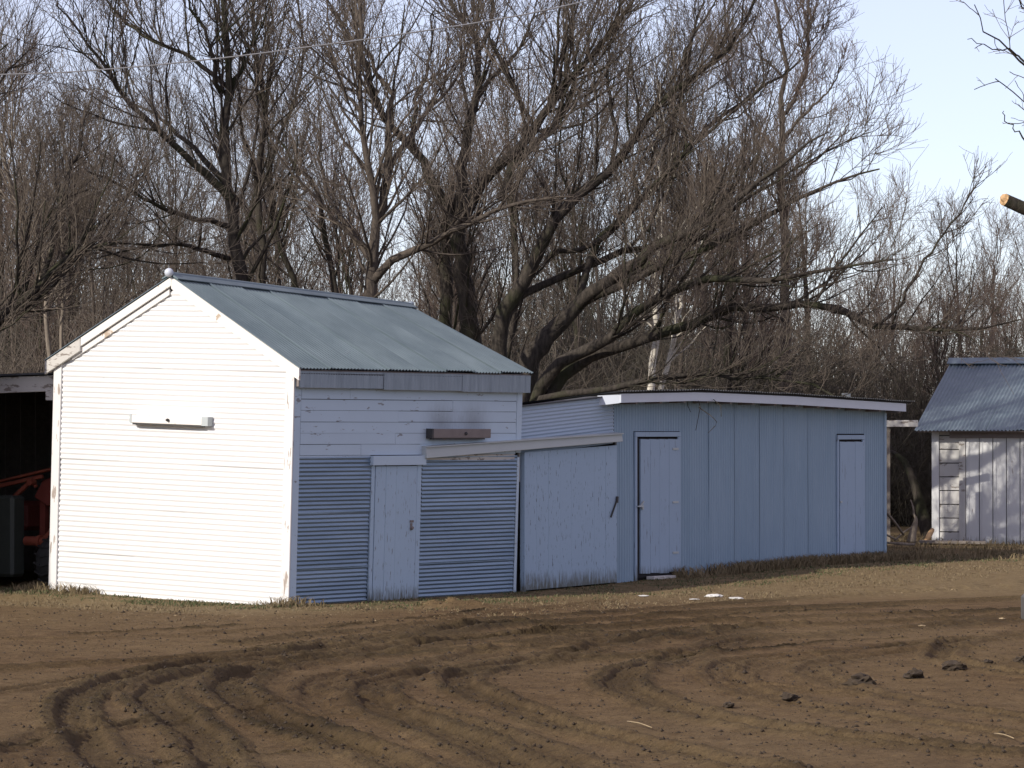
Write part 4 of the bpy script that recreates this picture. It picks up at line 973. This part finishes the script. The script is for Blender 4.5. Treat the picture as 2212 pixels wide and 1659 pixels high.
for i, (pp, rr, lb) in enumerate([
    ([(1908,1100,62), (1930,1125,62.5), (1952,1155,63)], [.018,.025,.02], "grey stick slanting down from the low shed's corner toward the stump"),
    ([(1908,1152,62), (1925,1160,62.2), (1938,1166,62.4)], [.015,.018,.01], "short grey stick lying low beside the low shed's corner"),
    ([(1912,1172,62.5), (1950,1175,62.6), (1975,1176,62.8)], [.02,.03,.025], "fallen pale branch lying flat on the ground in the gap"),
    ([(1975,1115,64.1), (1972,1095,64.1), (1967,1080,64.2)], [.02,.018,.008], "thin dark snag sticking up out of the splintered stump"),
    ([(1932,1168,63), (1952,1150,63.1), (1970,1138,63.2)], [.014,.014,.008], "thin stick leaning across the brush pile left of the stump")]):
    o = rod("fallen_branch", [at(*q) for q in pp], rr, M['barkpale'], n=7, sides=6); props(o, lb, "branch")
o = part_box("weathered_rail", (0, 0, 0), (.56, .04, .115), M['grey_board'], None); p = at(1913, 922, 64); o.location = p; o.rotation_euler = (0, 0, -.05)
props(o, "grey weathered rail bridging the gap between the low shed and the board shed's eave", "rail")
mb = MB(); mb.box((-.035, -.035, 0), (.035, .035, 2.22)); o = mb.build("rail_post", M['oldwood']); p = at(1918, 930, 64.1); o.location = (p[0], p[1], .05); props(o, "thin post holding the weathered rail beside the low shed", "post")
mb = MB(); mb.box((0, 0, 0), (1.15, .2, .05)); o = mb.build("loose_plank", M['oldwood'], bevel=.004); p = at(1985, 1185, 64.3); o.location = (p[0], p[1], gz(p[0], p[1])+.02); o.rotation_euler = (0, .01, -.12)
props(o, "old grey plank lying on the ground along the foot of the board shed", "plank")
mb = MB(); mb.box((-.09, -.05, 0), (.09, .05, 3.05)); o = mb.build("grey_post", M['rail']); p = at(1828, 855, 63); o.location = (p[0], p[1], .0)
o.scale = (.8, 1, .93); props(o, "pale post top peeping over the low shed's roof", "post")

# drooping twigs over the low shed's fascia
big = [o for o in bpy.data.objects if o.get('label', '').startswith('huge leaning')][0]; off = np.array(big.location)
for pts, rr in [([(1470,838,56.5),(1500,848,54.5),(1510,872,53.4),(1519,900,53.3),(1517,918,53.3),(1503,930,53.3)], [.016,.013,.010,.008,.005]),
                ([(1510,880,53.4),(1540,902,53.2),(1548,915,53.2),(1530,935,53.2)], [.008,.006,.004]),
                ([(1520,846,55),(1545,866,53.8),(1562,884,53.6),(1558,900,53.6)], [.009,.007,.005]),
                ([(1640,846,58),(1662,862,56.2),(1660,885,55.9),(1640,925,55.9)], [.010,.008,.006,.004]),
                ([(1700,850,59),(1740,862,57),(1780,872,56.8),(1810,882,56.8)], [.012,.009,.006,.004]),
                ([(1690,850,59),(1720,872,57),(1760,880,56.8)], [.009,.006,.004]),
                ([(1500,850,54.5),(1485,870,53.8),(1492,890,53.7)], [.007,.006,.004]),
                ([(1780,846,61),(1850,862,60),(1905,872,59),(1915,905,59)], [.014,.01,.007,.004])]:
    P, R = resample([at(*q) for q in pts], rr, 10); V, F = tube_np((P-off)[None], R[None], 5); link("hanging_twig", mesh_np("hanging_twig", V, F, M['bark'], True), big)

# overhead cable
P = [at(-1500, 150, 36), at(-700, 172, 33), at(0, 161, 31), at(250, 148, 30.4), at(490, 124, 29.8), at(690, 98, 29.3), at(860, 75, 28.8), at(1060, 44, 28.2), at(1240, 8, 27.7), at(1700, -110, 26), at(2600, -420, 23)]
o = rod("overhead_cable", P, [.0062, .0062], M['cable'], sides=6, n=80); props(o, "thin grey cable strung across the sky in front of the trees at upper left", "cable")

# ------------------------------------------------------------------ parked car at the right edge
def car():
    T = empty("parked_car", (5.0, 34.4, gz(5, 34)), 0); props(T, "silver car at the right edge of the yard, only its rounded rear corner in view", "car")
    prof = [(.03,.40),(.0,.52),(.0,.80),(.05,.93),(.10,1.18),(.28,1.22),(.95,1.44),(2.1,1.46),(2.75,1.05),(3.9,.88),(4.15,.70),(4.2,.42),(4.0,.30),(.2,.30)]
    V, Fc = [], []; n = len(prof); ws = [0, .06, .22, .8, 1.38, 1.54, 1.60]; ins = [.10, .03, .0, .0, .0, .03, .10]
    for wq, i_ in zip(ws, ins):
        for x, z in prof: V.append((min(max(x, i_), 4.2-i_) if True else x, wq*1.06, z if z < .9 else z-(i_*.5)))
    for k in range(len(ws)-1):
        for i in range(n): Fc.append((k*n+i, k*n+(i+1) % n, (k+1)*n+(i+1) % n, (k+1)*n+i))
    Fc += [tuple(range(n)), tuple(range((len(ws)-1)*n, len(ws)*n))]
    mb = MB(); mb.add(V, Fc); mb.build("body", M['silver'], T, smooth=False, bevel=.012)
    mb = MB(); mb.box((-.045, .0, .34), (.16, 1.72, .62)); mb.box((-.045, -.03, .36), (.55, .05, .60)); mb.build("bumper", M['plastic'], T, bevel=.035)
    for yy in (.0, 1.60):
        mb = MB(); mb.box((.02, yy+.03, .66), (.10, yy+.16, .90)); mb.build("tail_light", M['taillight'], T, bevel=.01)
    mb = MB(); mb.prism([(.45, 1.20), (1.0, 1.39), (2.05, 1.40), (2.55, 1.10)], (0, -.004, 0), (1,0,0), (0,0,1), (0,1,0), .02); mb.build("side_window", M['glass'], T)
    mb = MB(); mb.hexa([(.22, .25, 1.215), (.25, .25, 1.20), (.25, 1.45, 1.20), (.22, 1.45, 1.215), (.86, .25, 1.42), (.88, .25, 1.40), (.88, 1.45, 1.40), (.86, 1.45, 1.42)]); mb.build("rear_window", M['glass'], T)
    for x in (.78, 3.35):
        for yy in (.08, 1.62):
            mb = MB(); mb.lathe([(.20, -.1), (.28, -.1), (.31, -.06), (.31, .06), (.28, .1), (.20, .1)], (x, yy, .31), 'y', 26); wq = mb.build("wheel", M['rubber'], T, smooth=False)
            mb = MB(); mb.lathe([(.19, -.105), (.17, -.08), (.06, -.09), (.02, -.1)], (x, yy, .31), 'y', 20); mb.build("rim", M['silver'], wq)
car()

# ------------------------------------------------------------------ clods, straw, grass
def lump(name, r, seed, mt, flat=.6, n=2, loc=(0, 0, 0), jag=.35):
    import bmesh
    bm = bmesh.new(); bmesh.ops.create_icosphere(bm, subdivisions=n, radius=r); q = np.random.default_rng(seed)
    ph = q.random((4, 3))*6
    for v in bm.verts:
        c = v.co/r; d = sum(math.sin(c.x*(2+k)*1.3+ph[k, 0])*math.sin(c.y*(2+k)*1.3+ph[k, 1])*math.sin(c.z*(2+k)*1.2+ph[k, 2]+1)/(1+k*.3) for k in range(4))
        v.co = v.co*(1+jag*d+.08*q.normal()); v.co.z *= flat
    me = bpy.data.meshes.new(name); bm.to_mesh(me); bm.free(); me.materials.append(mt); o = link(name, me); o.location = loc; return o
for i, (px, py, r, lb) in enumerate([(1860,1478,.095,"largest dark soil clod lying alone, leftmost of the row at right"), (1974,1463,.078,"dark soil clod second from the left in the row at right"), (2057,1446,.082,"dark soil clod beside the curved rut at right"),
        (2131,1436,.05,"small dark soil clod right of the curved rut"), (2205,1430,.06,"dark soil clod at the right edge of the picture"), (1704,1508,.05,"small low soil clod left of the row of big clods"), (1575,1525,.042,"little soil clod in the middle of the right foreground")]):
    p = on_ground(px, py); o = lump("soil_clod", r, 700+i, M['clod'], .62, 3, (p[0], p[1], gz(p[0], p[1])+r*.35)); o.scale = (1.25, 1, 1); o.rotation_euler = (0, 0, i*1.3)
    props(o, lb, "clod")
for i, (px, py, r, lb) in enumerate([(1543,1277,.075,"highest rounded white lump of old snow on the grass verge"), (1590,1281,.07,"flat white patch of old snow, rightmost on the grass verge"), (1500,1283,.045,"thin small white patch of old snow, leftmost on the grass verge"), (1390,1276,.05,"tiny greyish white scrap on the verge in front of the plank door")]):
    p = on_ground(px, py, .08); o = lump("snow_patch", r, 720+i, M['snow'], [.38, .2, .16, .2][i], 3, (p[0], p[1], gz(p[0], p[1])+.012), .18); o.scale = (1.45, 1, 1); props(o, lb, "snow")
def straw(px0, py0, px1, py1, lb, r=.0045):
    a, b = on_ground(px0, py0), on_ground(px1, py1); a[2] = gz(*a[:2])+.035; b[2] = gz(*b[:2])+.03
    o = rod("straw_stalk", [a, (a+b)/2+np.array([0, 0, .01]), b], [r, r*.8], M['straw'], n=5, sides=5); props(o, lb, "straw")
straw(1355, 1566, 1408, 1578, "pale dry stalk lying on the bare soil, centre foreground")
straw(2148, 1593, 2190, 1604, "pale dry stalk lying on the bare soil at lower right")
for i, (px, py) in enumerate([(2140,1323), (2165,1340), (1990,1356)]):
    p = on_ground(px, py); o = lump("pale_chip", .03, 760+i, M['straw'], .4, 1, (p[0], p[1], gz(p[0], p[1])+.02)); o.scale = (1.6, 1, 1)
    props(o, ["small bright wood chip on the soil near the car, upper one", "small bright wood chip on the soil near the car, right one", "tiny pale chip on the soil left of the car"][i], "wood chip")

# crumbs of soil, one mass
def scatter_pts(n, r):
    pts = []
    while len(pts) < n:
        m = n*3; Y = r.uniform(23.6, 46.5, m); X = r.uniform(-1, 1, m)*(.145*Y+.3)
        S = (X-C0[0])*AX[0]+(Y-C0[1])*AX[1]; L = (X-C0[0])*AY[0]+(Y-C0[1])*AY[1]
        ix = np.clip(np.searchsorted(gx, X), 0, len(gx)-1); iy = np.clip(np.searchsorted(gy, Y), 0, len(gy)-1)
        keep = r.random(m) < (.22+.78*np.clip(DAMP[iy, ix], 0, 1)**1.3)
        keep &= ~((L > -1.0) & (S < 1.2))
        for a, b, c in zip(X[keep], Y[keep], GZ[iy, ix][keep]): pts.append((a, b, c))
    return np.array(pts[:n])
r = np.random.default_rng(9); pts = scatter_pts(42000, r); n = len(pts)
base = np.array([(1,0,0),(-.5,.87,0),(-.5,-.87,0),(.1,.1,1),(0,0,-.7)]); fc = np.array([(0,1,3),(1,2,3),(2,0,3),(1,0,4),(2,1,4),(0,2,4)])
sz = .0035+.020*r.random(n)**11; q = base[None]*(1+.4*r.normal(size=(n, 5, 1)))*sz[:, None, None]; q[:, :, 2] *= .75
a = r.random(n)*6.28; ca_, sa_ = np.cos(a)[:, None], np.sin(a)[:, None]
q = np.stack([q[..., 0]*ca_-q[..., 1]*sa_, q[..., 0]*sa_+q[..., 1]*ca_, q[..., 2]], -1)+pts[:, None, :]+np.array([0, 0, .002])
o = link("soil_crumbs", mesh_np("soil_crumbs", q.reshape(-1, 3), (fc[None]+np.arange(n)[:, None, None]*5).reshape(-1, 3), M['clod'], False)); props(o, "loose crumbs of dark soil strewn along the wheel ruts", "soil", None, 'stuff')

def grass(name, label, mt, n, fn, hmin, hmax, wdt, lean, seed):
    r = np.random.default_rng(seed); X, Y = fn(r, n); n = len(X)
    ix = np.clip(np.searchsorted(gx, X), 1, len(gx)-1); iy = np.clip(np.searchsorted(gy, Y), 1, len(gy)-1)
    z = np.where((np.abs(X) < 7.2) & (Y < 48.5), GZ[iy, ix], base_h(X, Y))-.01
    a = r.random(n)*6.28; h = hmin+(hmax-hmin)*r.random(n)**2; le = lean*h*(.3+r.random(n)*1.2); b = r.random(n)*6.28
    p0 = np.stack([X, Y, z], 1); wv = np.stack([np.cos(a), np.sin(a), 0*a], 1)*(wdt*(.5+r.random(n)))[:, None]
    mid = p0+np.stack([np.cos(b)*le*.4, np.sin(b)*le*.4, h*.6], 1); tip = p0+np.stack([np.cos(b)*le, np.sin(b)*le, h*(1-.3*min(lean, 1))], 1)
    V = np.stack([p0-wv, p0+wv, mid+wv*.7, mid-wv*.7, tip], 1).reshape(-1, 3); k = np.arange(n)[:, None]*5
    F = np.concatenate([k+np.array([[0, 1, 2]]), k+np.array([[0, 2, 3]]), k+np.array([[3, 2, 4]])])
    o = link(name, mesh_np(name, V, F, mt, False)); props(o, label, "grass", None, 'stuff')
def strip_fn(y0, y1, x0, x1, pw=1.5, front=False, clump=1.2):
    def fn(r, n):
        m = n*3
        if front: S = r.uniform(y0, y1, m); L = -(x0+(x1-x0)*r.random(m)**pw)
        else: L = r.uniform(y0, y1, m); S = x0+(x1-x0)*r.random(m)**pw
        X = C0[0]+AX[0]*S+AY[0]*L; Y = C0[1]+AX[1]*S+AY[1]*L
        k = r.random(m) < smooth(.35, .75, vnoise(X*clump*2+40, Y*clump*2))+.12
        return X[k][:n], Y[k][:n]
    return fn
grass("dead_grass", "dead tan grass along the foot of the gabled shed's sunlit end", M['deadgrass'], 9000, strip_fn(-8, .3, .04, 2.3, 1.3, True), .01, .065, .006, .8, 1)
grass("dead_grass", "dead tan grass along the shaded side of the three joined sheds", M['deadgrass'], 20000, strip_fn(-.8, 19, .06, 4.0, 1.1), .01, .06, .006, .8, 2)
grass("green_grass", "green grass blades growing close along the shed walls", M['greengrass'], 9000, strip_fn(0, 19, .08, 2.2, 1.1), .01, .06, .006, .6, 3)
grass("green_grass", "sparse green grass blades before the sunlit gable end", M['greengrass'], 3500, strip_fn(-8, .3, .1, 1.1, 1.3, True), .02, .07, .006, .6, 4)
grass("grass_bank", "dark matted grass piled against the foot of the low shed's blue wall", M['deadgrass'], 9000, strip_fn(8.6, 15.2, .05, .6, 1.0, clump=.7), .05, .22, .008, .6, 5)
grass("tall_grass", "taller dry tuft at the gabled shed's corners", M['deadgrass'], 1500, lambda r, n: (lambda t, c: (c[:, 0]+r.normal(size=n)*.16, c[:, 1]+r.normal(size=n)*.12))(0, np.array([shed_world(.1, -.12)[:2], shed_world(-WA-.1, -.15)[:2], shed_world(-3.4, -.12)[:2]])[r.integers(0, 3, n)]), .05, .2, .006, .7, 6)
grass("straw_litter", "flattened straw bits scattered over the packed soil near the sheds", M['straw'], 16000, strip_fn(-3, 19, .2, 5.0, 1.3), .006, .022, .008, 3.0, 7)
grass("straw_litter", "flattened straw bits scattered before the sunlit gable end", M['straw'], 9000, strip_fn(-8, 2, .2, 4.5, 1.3, True), .006, .022, .008, 3.0, 8)
def gapf(r, n): return r.uniform(4.5, 12, n), r.uniform(58, 66.5, n)
grass("dead_grass", "rough brown grass on the ground in front of the board shed", M['deadgrass'], 9000, gapf, .03, .16, .008, .7, 9)

scene.render.resolution_x = 1024; scene.render.resolution_y = 768
